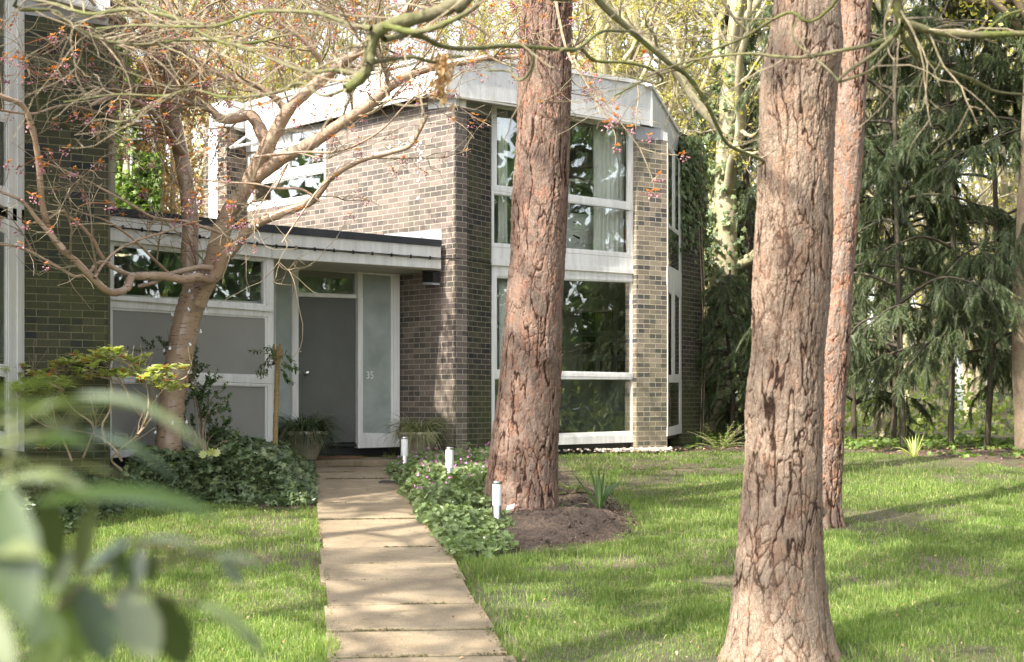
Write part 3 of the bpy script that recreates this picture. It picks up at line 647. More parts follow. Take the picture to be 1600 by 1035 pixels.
wavy('curtain', WF, 778, 797, 434, 436, 690, 692, -.2, 3, .03, 'curtain', 'narrow pale curtain at the left edge of the lower front window')
wavy('curtain', NW, -60, 10, -200, -200, 300, 300, -.25, 8, .04, 'curtain', "pale curtain inside the upper window of the neighbouring house")
wavy('curtain', NW, -60, 10, 340, 360, 690, 695, -.25, 8, .04, 'curtain', "pale curtain inside the lower window of the neighbouring house")
# shelf unit and drawers in the upper room
def wb_box(mb, Wl, x0, x1, y0, y1, off, th): Wl.panel(mb, q4(x0, x1, y0, y0+4, y1+5, y1), off, th)
dr = thing('chest_of_drawers', 'white chest of drawers standing behind the upper front window beside the curtain', 'drawers', loc=WF.pt(900, 400, -.6))
def tp_(mb, name, mat, root):
    o = mb.build(name, M[mat], None); o.parent = root; o.matrix_parent_inverse = __import__('mathutils').Matrix.Translation(-root.location); return o
mb = MB(); wb_box(mb, WF, 868, 930, 336, 402, -.5, .45); tp_(mb, 'cabinet', 'furn', dr)
for k, y in enumerate((338, 359, 381)):
    mb = MB(); wb_box(mb, WF, 869, 929, y+1, y+19, -.485, .02); d_ = tp_(mb, 'drawer', 'furn', dr)
    mb = MB(); wb_box(mb, WF, 896, 906, y+8, y+10, -.475, .02); mb.build('handle', M['black'], d_)
sh = thing('shelf_unit', 'white open shelf unit with dark spines standing on the chest of drawers', 'shelf', loc=WF.pt(905, 338, -.7))
mb = MB(); wb_box(mb, WF, 887, 891, 281, 334, -.7, .3); wb_box(mb, WF, 930, 934, 284, 336, -.7, .3); wb_box(mb, WF, 887, 934, 279, 283, -.7, .3); wb_box(mb, WF, 887, 934, 305, 308, -.7, .3); wb_box(mb, WF, 887, 934, 333, 336, -.7, .3); tp_(mb, 'shelves', 'furn', sh)
mb = MB(); x = 891.5
while x < 928:
    w = rng.uniform(1.2, 2.6); wb_box(mb, WF, x, x+w, rng.uniform(310, 316), 332, -.75, .15); x += w+.25
for k in range(4): wb_box(mb, WF, 893+k*9, 899+k*9, 293, 303, -.75, .15)
tp_(mb, 'books', 'black', sh)
bx = MB(); wb_box(bx, WF, 971, 979, 356, 402, -.6, .3); tag(bx.build('storage_box', M['red']), 'red storage boxes stacked behind the curtain of the upper window', 'box')
# nine framed pictures
for r in range(3):
    for c in range(3):
        x = 911+c*27.5+r*.2; y = 489+r*37.5; lab = 'dark framed picture in the %s row, %s of three, inside the lower front window' % (('top', 'middle', 'bottom')[r], ('leftmost', 'middle one', 'rightmost')[c])
        root = thing('picture_frame', lab, 'picture', 'pictures hung in a grid', loc=WF.pt(x+9, y+14, -2.4))
        mb = MB(); WF.frame(mb, q4(x, x+19, y, y, y+28, y+28), q4(x+1.8, x+17.2, y+2, y+2, y+26, y+26), -2.4, .03); tp_(mb, 'frame', 'black', root)
        mb = MB(); WF.panel(mb, q4(x+1, x+18, y+1, y+1, y+27, y+27), -2.43, .01); tp_(mb, 'mount', 'darkbark', root)
        mb = MB(); WF.panel(mb, q4(x+4.5, x+14.5, y+5, y+5, y+23, y+23), -2.425, .004); tp_(mb, 'print', 'black', root)
mb = MB(); a, b = xy(WF, 900, -2.44), xy(WF, 1010, -2.44); n = WF.n[:2]*.05
# kitchen sill things
def lathe(mb, c, prof, ns=20):
    pts = np.array([[c[0], c[1], c[2]+z] for r, z in prof]); r = np.array([p[0] for p in prof]); an = np.arange(ns)*2*PI/ns
    V = pts[:, None]+r[:, None, None]*np.stack([np.cos(an), np.sin(an), an*0], -1)[None]; K = len(prof)
    f = np.array([[k*ns+i, k*ns+(i+1) % ns, (k+1)*ns+(i+1) % ns, (k+1)*ns+i] for k in range(K-1) for i in range(ns)]); mb.add(V, f); return mb
c = W1.pt(183, 458, -.22); bt = thing('bottle', 'dark glass bottle with red neck foil on the kitchen window ledge', 'bottle', loc=c)
lathe(MB(), (0, 0, 0), [(.0, 0), (.036, 0), (.038, .02), (.038, .17), (.015, .23)]).build('glass_body', M['black'], bt, True); lathe(MB(), (0, 0, 0), [(.0155, .225), (.016, .31), (0, .311)]).build('neck_foil', M['red'], bt, True)
sl_ = MB(); W1.panel(sl_, q4(172, 424, 459, 473, 476, 462), -.1, .3); hp(sl_, 'window_ledge', 'white')
for k, x in enumerate((247, 257.5)):
    c = W1.pt(x, 465.5, -.2); o = lathe(MB(), (0, 0, 0), [(0, 0), (.034, .004), (.038, .03), (.022, .06), (.006, .085), (0, .086)]).build('yellow_pear', M['spring'], None, True); o.location = c
    tag(o, ('left' if k == 0 else 'right')+' of two small yellow pears on the kitchen window ledge', 'fruit', 'pears on the ledge')
# lantern at the recess, festoon cable
wl = thing('wall_light', 'square black floodlight fixed high on the brick inside the porch', 'light', loc=WB.pt(669, 435, .05))
def wl_(mb, nm, mt): return tp_(mb, nm, mt, wl)
wl_(WB.panel(MB(), [(677, 425), (660, 424), (660, 441), (677, 441)], .16, .12), 'housing', 'black'); wl_(WB.panel(MB(), [(676, 441.5), (661, 441.5), (660, 445), (677, 445)], .16, .13), 'lens', 'soffit'); wl_(WB.panel(MB(), [(675, 430), (671, 430), (671, 436), (675, 436)], .04, .04), 'bracket', 'steel')
fc = thing('festoon_cable', 'black festoon cable with unlit lamp holders clipped along the white porch fascia', 'cable', loc=CAN.pt(560, 395, .14))
mb = MB()
def sag(Wl, x0, y0, x1, y1, off, dy, n=24): u = np.linspace(0, 1, n); return np.array([Wl.pt(x0+(x1-x0)*a, y0+(y1-y0)*a+dy*(1-abs(2*((a*5) % 1)-1))*.6, off) for a in u])
for dy in (0, 1.6): tubes(mb, sag(W1, 172, 353, 424, 383.5, .13, dy)[None], np.full((1, 24), .0055), 5); tubes(mb, sag(CAN, 426, 383.5, 689, 403.5, .13, dy)[None], np.full((1, 24), .0055), 5)
tubes(mb, np.array([CAN.pt(688, 403.6, .13), WB.pt(700, 404, .02), WB.pt(712, 404, .02)]), np.full(3, .008), 5); tubes(mb, np.array([FIN.pt(712, 403.5, .02), FIN.pt(740, 406, .02), FIN.pt(766, 410, .02), FIN.pt(766.5, 440, .02)]), np.full(4, .008), 5)
tp_(mb, 'cable', 'black', fc)
hm = MB(); tubes(hm, np.array([[0, 0, .02], [0, 0, -.025], [0, 0, -.03]]), np.array([.013, .016, .003]), 8); h0 = hm.build('lamp_holder', M['black'], fc, True); first = True
for k in range(17):
    x = 192+k*30; Wl = W1 if x < 425 else CAN; y = 355+(x-192)*.122 if x < 425 else 384+(x-425)*.0755
    h = h0 if first else h0.copy()
    if not first: COL.objects.link(h); h.parent = fc
    first = False; h.location = Vector([float(v) for v in (Wl.pt(x, y, .14)-np.array(fc.location))])
# doormat
c = P(520, 712, 20.55); mb = MB(); a = WB.n*0; u = DR.d*.42; v = DR.n*.24; z = np.array([0, 0, -.700]); cc = DR.pt(516, 700, .3)*[1, 1, 0]
mb.prism([cc+u+v+z+[0, 0, .02], cc-u+v+z+[0, 0, .02], cc-u-v+z+[0, 0, .02], cc+u-v+z+[0, 0, .02]], [cc+u+v+z, cc-u+v+z, cc-u-v+z, cc+u-v+z]); tag(mb.build('doormat', M['mat']), 'brown coir doormat lying in front of the grey front door', 'doormat')
# drain grate
gp = G(612, 755); mb = MB(); z = gz(*gp[:2])+.018
for k in range(8): mb.box((gp[0]-.13+k*.035, gp[1]-.2, z), (gp[0]-.118+k*.035, gp[1]+.2, z+.008))
for s in (-.2, .19): mb.box((gp[0]-.14, gp[1]+s, z-.002), (gp[0]+.14, gp[1]+s+.012, z+.010))
tag(mb.build('drain_grate', M['black']), 'small dark metal drain grate at the right edge of the path', 'drain')
# slatted trellis behind the wing
mb = MB(); st = W((190, 25.), (252, 25.6))
for k in range(7): st.panel(mb, q4(196, 248, 158+k*9.5, 160+k*9.5, 163+k*9.5, 161+k*9.5), 0, .03)
for x in (205, 240): st.panel(mb, q4(x, x+2.5, 150, 150, 335, 335), -.035, .03)
tag(mb.build('ladder_trellis', M['white']), 'white slatted trellis half hidden in the climbers behind the porch roof', 'trellis')
# edging slabs right
for k, (x0, x1, y) in enumerate(((1060, 1132, 702), (1137, 1166, 700))):
    a, b = G(x0, y+2), G(x1, y); u = nrm(b-a); v = np.array([-u[1], u[0], 0])*.42; z = gz(0, 22)
    A = [np.array([*q[:2], z+.05]) for q in (a, b, b+v, a+v*.8)]; o = MB().prism(A, [q-[0, 0, .1] for q in A]).build('edging_stone', M['slab'], bevel=.01); tag(o, ('long' if k == 0 else 'short')+' flat mossy stone slab on the lawn edge right of the house corner', 'stone', 'edging stones')
# ---------------------------------------------------------------- tree helpers
def grow(o, d, L, r0, K=7, wig=.25, up=0., r1=.3, s=0):
    N = len(o); p = np.array(o, float); d = nrm(d); L = np.broadcast_to(L, N); pts = [p.copy()]
    for k in range(K-1):
        d = nrm(d+rng.normal(size=(N, 3))*wig+np.array([0, 0, up])); p = p+d*(L/(K-1))[:, None]; pts.append(p.copy())
    R = np.broadcast_to(r0, N)[:, None]*np.linspace(1, r1, K)[None]
    return np.stack(pts, 1), R
def sample(PT, R, n, t0=.2, t1=1., w=None):
    N, K, _ = PT.shape; i = rng.choice(N, n, p=w); t = rng.uniform(t0, t1, n)*(K-1); k = np.minimum(t.astype(int), K-2); f = (t-k)[:, None]
    p = PT[i, k]*(1-f)+PT[i, k+1]*f; return p, nrm(PT[i, k+1]-PT[i, k]), R[i, k]*(1-f[:, 0])+R[i, k+1]*f[:, 0]
def splay(T, ang, sp=.2):
    q = nrm(np.cross(T, rdir(len(T)))); a = ang+rng.normal(size=len(T))*sp; return T*np.cos(a)[:, None]+q*np.sin(a)[:, None]
def plen(PT): return np.linalg.norm(np.diff(PT, axis=1), axis=2).sum(1)
def world(o, root):
    o.parent = root; o.matrix_parent_inverse = __import__('mathutils').Matrix.Translation(-root.location); return o
def loc_arr(root): return np.array(root.location)
# ---------------------------------------------------------------- pines
def pine(prof, d, mat, label, seed, res=.0075, ps=(15, 15, 5.2), amp=.020, crown_h=(8.5, 14), crown=True, knots=(), ntop=11.):
    """prof rows: py, xl, xr ; bottom last"""
    prof = sorted(prof); py = np.array([q[0] for q in prof]); cx = np.array([(q[1]+q[2])/2 for q in prof]); hw = np.array([(q[2]-q[1])/2 for q in prof])
    z = (HY-py)/F*d; X = (cx-HX)/F*d; R = hw/F*d; o_ = np.argsort(z); z, X, R = z[o_], X[o_], R[o_]
    zb = gz(X[0], d)-.05; z[0] = min(z[0], float(zb)+.02)
    root = thing('pine_tree', label, 'tree', 'tall pines on the lawn', loc=(X[0], d, zb))
    zt = z[-1]; nz = int((zt+.4-zb)/res); nt_ = int(2*PI*R.mean()/res)
    Z = np.linspace(zb, zt+.4, nz); XX = np.interp(Z, z, X); RR = np.interp(Z, z, R)
    k = np.ones(31)/31; XX = np.convolve(np.pad(XX, 15, 'edge'), k, 'valid'); RR = np.convolve(np.pad(RR, 15, 'edge'), k, 'valid')
    th = np.arange(nt_)*2*PI/nt_; C, Sn = np.cos(th), np.sin(th)
    hgt = (Z-zb)[:, None]; flare = np.exp(-hgt/.16)*(.05+.055*np.maximum(0, np.cos(th*5+seed)+.4*np.cos(th*3+seed*2)))[None]
    rm = RR.mean()
    q = np.stack([np.broadcast_to(C*rm, (nz, nt_)), np.broadcast_to(Sn*rm, (nz, nt_)), np.broadcast_to(Z[:, None], (nz, nt_))], -1)
    wv = np.stack([fbm(q*[6, 6, 3.]+9, 4, seed+k) for k in range(3)], -1); s_ = ps[0]/15.
    hf = np.stack([vnoise(q*[60, 60, 45]+k*5, seed+k) for k in range(3)], -1); qq = q+wv*[.022, .022, .05]+hf*[.0035, .0035, .006]
    def fis(f, fz, w, sd): n = fbm(qq*[f*s_, f*s_, fz*s_]+sd, 3, seed+sd); return 1-sstep(.0, w, np.abs(n))
    m1 = sstep(-.35, .2, fbm(q*[4, 4, 1.6]+7, 2, seed+11)); m2 = sstep(-.15, .25, fbm(q*[5, 5, 3.]+17, 2, seed+19))
    c1 = fis(14, 1.9, .10, 3)*(.45+.55*m1); c2 = fis(27, 4.5, .13, 23)*m2*.7
    F1, F2, ID = voro(qq*np.array([ps[0]*1.35, ps[1]*1.35, ps[2]*1.25]), seed); ve = sstep(0, .16, F2-F1); c3 = (1-ve)*.75*sstep(-.25, .2, fbm(q*[6, 6, 5], 2, seed+31))
    F1b, F2b, IDb = voro(qq*np.array([40, 40, 20.])*s_, seed+3); e2 = sstep(0, .2, F2b-F1b)
    cr = np.clip(np.maximum(np.maximum(c1, c2), c3), 0, 1); e1 = 1-cr
    n1 = fbm(q*[60, 60, 40], 3, seed+5); n0 = fbm(q*[2.6, 2.6, 1.5], 4, seed+8)
    body = np.abs(fbm(qq*[15*s_, 15*s_, 4.*s_]+5, 3, seed+41))
    dsp = -amp*.85*cr**.8+amp*.35*np.minimum(body, .4)+amp*.45*(ID-.5)*ve+amp*.34*(IDb-.5)*e2-amp*.16*(1-e2)+amp*.12*n1+.018*n0
    for (kx, ky, kr, ka) in knots:
        kz = (HY-ky)/F*d; i0 = np.interp(kz, Z, XX); a = math.acos(np.clip(((kx-HX)/F*d-i0)/rm, -1, 1)); kth = -a
        dd = np.hypot((np.angle(np.exp(1j*(th-kth)))*rm)[None], (Z-kz)[:, None]); dsp = dsp+ka*np.exp(-(dd/kr)**2)*(1+.12*np.sin(dd/kr*7)+.5*n1)
    rr = RR[:, None]+flare+dsp
    V = np.stack([XX[:, None]+rr*C, d+rr*Sn, np.broadcast_to(Z[:, None], rr.shape)], -1)
    i = np.arange(nz-1)[:, None]*nt_; j = np.arange(nt_)[None]; jn = (j+1) % nt_
    f = np.stack([i+j, i+jn, i+nt_+jn, i+nt_+j], -1).reshape(-1, 4)
    mb = MB(); mb.add(V, f); o = mb.build('trunk', M[mat], smooth=True); world(o, root)
    for nm, a in (('crack', e1*(.75+.25*e2)), ('plate', .6*ID+.4*IDb)):
        at = o.data.attributes.new(nm, 'FLOAT', 'POINT'); at.data.foreach_set('value', a.astype(np.float32).ravel())
    if crown:
        top = np.array([XX[-1], d, Z[-1]]); hz = np.array([top, top+[(XX[-1]-XX[0])*.3, 0, (ntop-top[2])*.5], top+[(XX[-1]-XX[0])*.5, .2, ntop-top[2]], top+[.3, 0, crown_h[1]-top[2]]])
        tb = MB(); pt = crs(hz, 14); tubes(tb, pt, np.linspace(RR[-1]*1.0, .05, 14), 12)
        pine_crown(root, tb, pt, crown_h)
    return root
NEED = None
def pine_crown(root, tb, pt, ch, n1=26, spread=2.6, tuft=2600, seedcol='yew2'):
    zz = rng.uniform(ch[0], ch[1], n1); xy_ = np.stack([np.interp(zz, pt[:, 2], pt[:, k]) for k in range(3)], -1)
    a = rng.uniform(0, 2*PI, n1); dd = np.stack([np.cos(a), np.sin(a), np.full(n1, .12)], -1); Ls = spread*(1.15-.7*(zz-ch[0])/(ch[1]-ch[0]+.1))*rng.uniform(.6, 1.1, n1)
    P1, R1 = grow(xy_, dd, Ls, .055, 8, .18, .03); tubes(tb, P1, R1, 6)
    p, T, r = sample(P1, R1, n1*9, .3); P2, R2 = grow(p, splay(T, .8), rng.uniform(.4, 1.1, len(p)), .016, 5, .25, .06); tubes(tb, P2, R2, 4)
    world(tb.build('limbs', M['bark3'], smooth=True), root)
    p, T, r = sample(P2, R2, tuft, .3); fm = MB(); m = 11
    p = np.repeat(p, m, 0)+rng.normal(size=(tuft*m, 3))*.05; dr_ = nrm(np.repeat(T, m, 0)*.5+rdir(len(p))+[0, 0, .25])
    z = rdir(len(p)); Mx = basis(dr_, z); scatter(fm, np.array([[-.04, 0, 0], [.04, 0, 0], [.0, 1, 0]])*[2, 1, 1], [np.array([[0, 1, 2]])], p, Mx, rng.uniform(.10, .2, len(p)))
    world(fm.build('crown', M[seedcol]), root)
pine([(-60, 818, 896), (0, 817, 895), (60, 811, 892), (130, 810, 892), (200, 807, 891), (260, 803, 889), (330, 799, 887), (400, 796.5, 884), (425, 794, 883), (490, 787, 880), (575, 781, 876.5), (625, 776, 874.5), (680, 768, 873), (720, 763, 872), (775, 759, 872), (805, 760, 869), (812, 760, 868)],
     14.44, 'bark1', 'stout red brown pine rising from the flower bed in front of the tall windows', 3, .0085, (14, 14, 5.5), .0145, knots=((850, 562, .09, .05), (865, 195, .05, .03), (868, 315, .05, .02), (820, 560, .05, .015)))
pine([(-60, 1203, 1311), (0, 1211, 1312), (70, 1201, 1315), (105, 1190, 1312), (140, 1189, 1306), (210, 1189, 1302), (280, 1185, 1301), (350, 1182, 1300), (445, 1174, 1296), (500, 1174, 1291), (560, 1172, 1288), (620, 1164, 1287), (700, 1163, 1285), (775, 1158, 1285), (850, 1151, 1286), (910, 1147, 1288), (960, 1145, 1294), (1000, 1142, 1296), (1035, 1136, 1304)],
     8.58, 'bark2', 'largest and nearest pine trunk on the lawn at right, pale pinkish bark with deep cracks', 8, .0052, (17, 17, 6.), .0105, knots=((1283, 100, .06, .045), (1240, 160, .08, .02), (1192, 615, .06, .022), (1225, 300, .05, .012), (1290, 800, .03, .03), (1225, 455, .05, .012)))
pine([(-60, 1309, 1366), (0, 1308, 1362), (105, 1304, 1357), (140, 1303, 1353), (245, 1297, 1348), (335, 1292, 1341), (445, 1280, 1332), (520, 1276, 1328), (610, 1270, 1322.6), (690, 1264, 1319), (740, 1261, 1316), (790, 1259, 1312), (822, 1256, 1313)],
     13.8, 'bark3', 'slender leaning pine with orange flaking bark just behind the nearest pale trunk', 15, .0085, (15, 15, 6), .014)
# ---------------------------------------------------------------- cherry
cherry = thing('cherry_tree', 'forked cherry tree with shiny banded bark and coppery young leaves beside the porch', 'tree', loc=(P(262, HY, 15.9)[0], 15.9, float(gz(0, 15.9))))
CP = []
def limb(pts, d0, d1, w0, w1, dy=None, n=None, store=None, mb=None, ns=12):
    n = n or len(pts)*6; u = np.linspace(0, 1, len(pts)); ds = d0+(d1-d0)*u+(np.array(dy) if dy is not None else 0)
    w = crs([P(x, y, dd) for (x, y), dd in zip(pts, ds)], n); d = np.linspace(d0, d1, n); r = np.linspace(w0, w1, n)**1.*d/F/2
    r = r*(1+.05*rng.normal(size=n)); tubes(mb, w, r, ns); store.append((w, r)); return w
tm = MB(); D = 15.9
limb([(259, 800), (262, 720), (266, 660), (272, 600), (283, 545), (292, 500), (303, 465), (313, 440)], D, D, 41, 42, mb=tm, store=CP, ns=18)
CP.pop()
limb([(300, 500), (297, 455), (296, 400), (297, 340), (288, 270), (275, 200), (266, 140), (263, 70), (262, 0), (255, -120)], D, D+.3, 28, 18, mb=tm, store=CP, ns=14)
limb([(301, 480), (318, 448), (334, 405), (352, 345), (380, 300), (400, 262), (423, 220), (452, 170), (490, 135), (540, 95), (600, 50), (660, -10)], D, D-.9, 34, 12, mb=tm, store=CP, ns=14)
limb([(345, 365), (362, 325), (392, 285), (440, 248), (490, 222), (530, 195), (575, 165), (620, 128), (665, 108), (720, 97), (790, 88), (860, 92), (900, 90)], D-.1, D-1.6, 26, 7, mb=tm, store=CP)
limb([(312, 475), (322, 452), (340, 425), (352, 400), (368, 385), (385, 362), (410, 345), (450, 330), (485, 315), (500, 300), (520, 275), (560, 252), (610, 238), (640, 228), (655, 205), (668, 180)], D-.25, D-1.2, 22, 5, mb=tm, store=CP, n=90)
limb([(338, 430), (326, 437), (308, 433), (286, 437), (255, 432), (225, 432), (206, 433), (200, 448), (188, 456), (170, 456), (150, 440), (120, 410), (95, 388), (75, 355), (65, 310), (60, 250), (50, 200), (35, 165), (0, 150), (-60, 120)], D-.3, D-3.5, 15, 8, mb=tm, store=CP, n=110)
limb([(345, 420), (315, 418), (290, 422), (262, 430), (240, 442), (215, 448)], D-.35, D-.7, 10, 6, mb=tm, store=CP)
limb([(205, 431), (190, 425), (168, 412), (155, 395), (145, 375), (125, 352), (105, 338), (96, 330), (70, 345), (40, 350)], D-1.2, D-2.4, 9, 3, mb=tm, store=CP)
limb([(168, 410), (152, 412), (140, 425), (118, 432), (95, 420), (60, 400), (35, 388), (0, 382), (-40, 380)], D-1.8, D-2.6, 7, 3, mb=tm, store=CP)
limb([(264, 428), (240, 405), (215, 380), (190, 360), (165, 345), (135, 335), (108, 325)], D-.7, D-2.2, 5, 2.5, mb=tm, store=CP)
limb([(372, 385), (345, 365), (300, 350), (280, 345), (240, 340), (205, 320), (150, 290), (110, 270), (60, 250)], D-.4, D-2.6, 6, 2.5, mb=tm, store=CP)
limb([(148, 435), (160, 415), (185, 390), (225, 372), (260, 362), (290, 350), (315, 345)], D-2.1, D-1.0, 5, 2, mb=tm, store=CP)
limb([(100, 390), (60, 345), (35, 315), (0, 300)], D-2.5, D-2.9, 9, 4, mb=tm, store=CP)
limb([(276, 205), (240, 200), (200, 190), (150, 175), (100, 165), (50, 178), (0, 172)], D+.1, D-3.2, 7, 3, mb=tm, store=CP)
limb([(285, 240), (255, 195), (225, 165), (180, 150), (140, 165)], D+.1, D-2.2, 12, 5, mb=tm, store=CP)
limb([(420, 232), (395, 183), (370, 185), (345, 186), (330, 172), (300, 160), (250, 150)], D-.4, D-.6, 22, 6, mb=tm, store=CP)
limb([(450, 175), (425, 150), (390, 130), (350, 120), (300, 90), (260, 60)], D-.5, D-1., 12, 4, mb=tm, store=CP)
limb([(505, 128), (500, 95), (470, 60), (430, 30), (400, -20)], D-.6, D-1.2, 10, 4, mb=tm, store=CP)
limb([(605, 150), (603, 110), (585, 80), (560, 60), (545, 20)], D-.9, D-1.4, 9, 3, mb=tm, store=CP)
limb([(520, 275), (495, 300), (460, 350), (440, 380)], D-.9, D-1.2, 4, 1.5, mb=tm, store=CP)
limb([(500, 315), (470, 296), (430, 295), (400, 288), (350, 285), (310, 280)], D-.8, D-1.2, 5, 2, mb=tm, store=CP)
limb([(262, 120), (235, 80), (190, 40), (150, 10), (120, -30)], D+.3, D-2.2, 12, 4, mb=tm, store=CP)
limb([(264, 90), (300, 50), (330, 10), (350, -40)], D+.3, D+.6, 12, 5, mb=tm, store=CP)
limb([(430, 295), (450, 255), (420, 300), (395, 340)], D-1, D-1.1, 3, 1.5, mb=tm, store=CP)
limb([(400, 155+90), (470, 238), (520, 238), (560, 225), (600, 200), (650, 150), (690, 150)], D-.6, D-1.6, 5, 2, mb=tm, store=CP)
world(tm.build('trunk', M['cherry'], smooth=True), cherry)
KK = 24
cpP = np.stack([w[np.linspace(0, len(w)-1, KK).astype(int)] for w, r in CP]); cpR = np.stack([r[np.linspace(0, len(w)-1, KK).astype(int)] for w, r in CP])
def topw(p, b=.35): return p[:, 2] > 2.3
tw = MB(); wt = plen(cpP); wt[0] *= 1.6; wt /= wt.sum()
p, T, r = sample(cpP, cpR, 400, .12, 1, wt); k = (p[:, 2] > 3.0) | (rng.random(len(p)) < .13); p, T, r = p[k], T[k], r[k]
side = nrm(splay(T, .9)*[1, 1, .7]+[0, -.05, .12])
P1, R1 = grow(p, side, rng.uniform(.5, 1.5, len(p)), np.minimum(r*.45, .010)+.003, 10, .15, .03); tubes(tw, P1, R1, 5)
# leading twigs from the high limb ends
hi = cpP[:, -1][cpP[:, -1, 2] > 2.8]; 
p, T, r = sample(P1, R1, 1250, .15); L2 = rng.uniform(.2, .9, len(p)); P2, R2 = grow(p, splay(T, .75), L2, .0045, 7, .2, .02, .5); tubes(tw, P2, R2, 4)
p, T, r = sample(P2, R2, 2000, .2); P3, R3 = grow(p, splay(T, .8), rng.uniform(.06, .3, len(p)), .0028, 4, .2, .03, .6); tubes(tw, P3, R3, 3)
# a far side crown filling above the porch roof
p0 = np.array([P(x, y, D+rng.uniform(-.6, 1.6)) for x, y in zip(rng.uniform(180, 760, 60), rng.uniform(-160, 20, 60))]); d0 = nrm(rng.normal(size=(60, 3))*[1, .6, .4]+[0, 0, -.35])
P4, R4 = grow(p0, d0, rng.uniform(1., 2.2, 60), .012, 10, .16, .0); tubes(tw, P4, R4, 4)
p, T, r = sample(P4, R4, 700, .1); P5, R5 = grow(p, splay(T, .8), rng.uniform(.2, .7, 700), .004, 6, .2, 0, .5); tubes(tw, P5, R5, 3)
world(tw.build('twigs', M['twig'], smooth=True), cherry)
def blossom(bp, lm, bm, nl=6, nb=7, s=1.):
    N = len(bp); q = np.repeat(bp, nl, 0); a = rng.uniform(0, 2*PI, N*nl); y = nrm(np.stack([np.cos(a), np.sin(a), rng.uniform(.0, 1.0, N*nl)], -1)); sc = rng.uniform(.03, .058, N*nl)*s
    scatter(lm, LEAF[0]*[.9, 1, 1], LEAF[1], q, basis(y, np.array([0, 0, 1.])+.3*rdir(N*nl)), sc)
    q = np.repeat(bp, nb, 0)+np.stack([rng.normal(size=N*nb)*.026, rng.normal(size=N*nb)*.026, rng.uniform(-.06, -.015, N*nb)], -1)*s
    scatter(bm, OCT[0], OCT[1], q, basis(rdir(N*nb), rdir(N*nb)), rng.uniform(.012, .021, N*nb)*s)
lm, bm = MB(), MB()
pa, _, _ = sample(P2, R2, 800, .5); pb, _, _ = sample(P5, R5, 850, .3); pc, _, _ = sample(P1, R1, 150, .6); hi_ = pa[:, 2] > 1.2
blossom(np.concatenate([pa[hi_], pb, pc]), lm, bm)
spots = [(83, 55), (118, 80), (82, 60), (22, 92), (36, 95), (103, 95), (84, 108), (107, 122), (60, 250), (12, 255), (105, 232), (115, 265), (120, 178), (137, 182), (178, 173), (150, 195), (155, 255), (50, 305), (170, 318), (225, 300), (298, 302), (405, 165), (265, 220), (325, 235), (10, 120), (45, 195), (275, 345), (305, 350), (505, 135), (460, 190), (520, 215), (548, 200), (560, 235), (468, 162), (510, 175), (215, 180), (225, 190), (75, 235), (65, 260), (30, 262), (345, 200), (500, 245), (145, 200)]
sp = np.array([P(x, y, (13.2 if x < 175 else D-1)-rng.uniform(.0, .5)) for x, y in spots]); blossom(sp, lm, bm, 7, 9, 1.15)
for q in sp:   # each spot hangs on a spur twig from the nearest limb
    al = np.concatenate([P2.reshape(-1, 3), cpP.reshape(-1, 3)]); n = al[np.argmin(np.linalg.norm(al-q, axis=1))]; tubes(tw if False else lm, crs([n, (n+q)/2+rng.normal(size=3)*.03, q], 6), np.full(6, .0025), 4)
world(lm.build('young_leaves', M['orange']), cherry); world(tag(bm.build('flower_buds', M['bud']), None, None, kind='stuff'), cherry)
# fairy lights on the cherry
fl = thing('fairy_lights', 'string of unlit white fairy lights wound round the cherry trunk and its lower limbs', 'fairy lights', loc=cherry.location)
trunk_c = crs([P(x, y, D) for x, y in [(262, 720), (266, 660), (272, 600), (283, 545), (292, 500), (303, 465), (318, 440), (334, 405), (352, 345), (380, 300), (400, 262), (423, 220)]], 260)
rad = np.interp(np.arange(260), [0, 110, 170, 259], [.175, .185, .145, .08]); ph = np.arange(260)*2*PI/27
wp = trunk_c+np.stack([np.cos(ph)*rad, np.sin(ph)*rad, .05*np.sin(ph*1.7)], -1)
lowc = crs([P(x, y, D-.5) for x, y in [(330, 437), (308, 430), (286, 434), (255, 430), (225, 430), (206, 432), (200, 448)]], 60)+np.stack([0*np.arange(60), .045*np.cos(np.arange(60)*.8), .045*np.sin(np.arange(60)*.8)], -1)
rc = crs([P(x, y, D-.6) for x, y in [(352, 400), (368, 385), (385, 362), (410, 345), (450, 330), (485, 315), (500, 300), (520, 275), (560, 252), (610, 236), (640, 226), (655, 235), (655, 260), (657, 290), (655, 325)]], 100)+np.stack([0*np.arange(100), .03*np.cos(np.arange(100)*.9)-.3*np.linspace(0, 1, 100), .03*np.sin(np.arange(100)*.9)], -1)
wm = MB()
for w_ in (wp, lowc, rc): tubes(wm, w_, np.full(len(w_), .0022), 4)
o = wm.build('wire', M['soffit']); world(o, fl)
bm = MB(); lathe(bm, (0, 0, 0), [(0, .01), (.007, .008), (.008, -.004), (.016, -.014), (.016, -.024), (.009, -.033), (0, -.035)], 8); b0 = bm.build('bulb', M['bulb'], fl, True)
bp = np.concatenate([wp[2::5], lowc[3::4], rc[4::4], rc[60:86:3]+[.03, 0, .02]])[:100]
for i, q in enumerate(bp):
    b = b0 if i == 0 else b0.copy()
    if i: COL.objects.link(b); b.parent = fl
    b.location = Vector([float(v) for v in q-loc_arr(fl)]); b.rotation_euler = (rng.uniform(-.5, .5), rng.uniform(-.5, .5), 0)
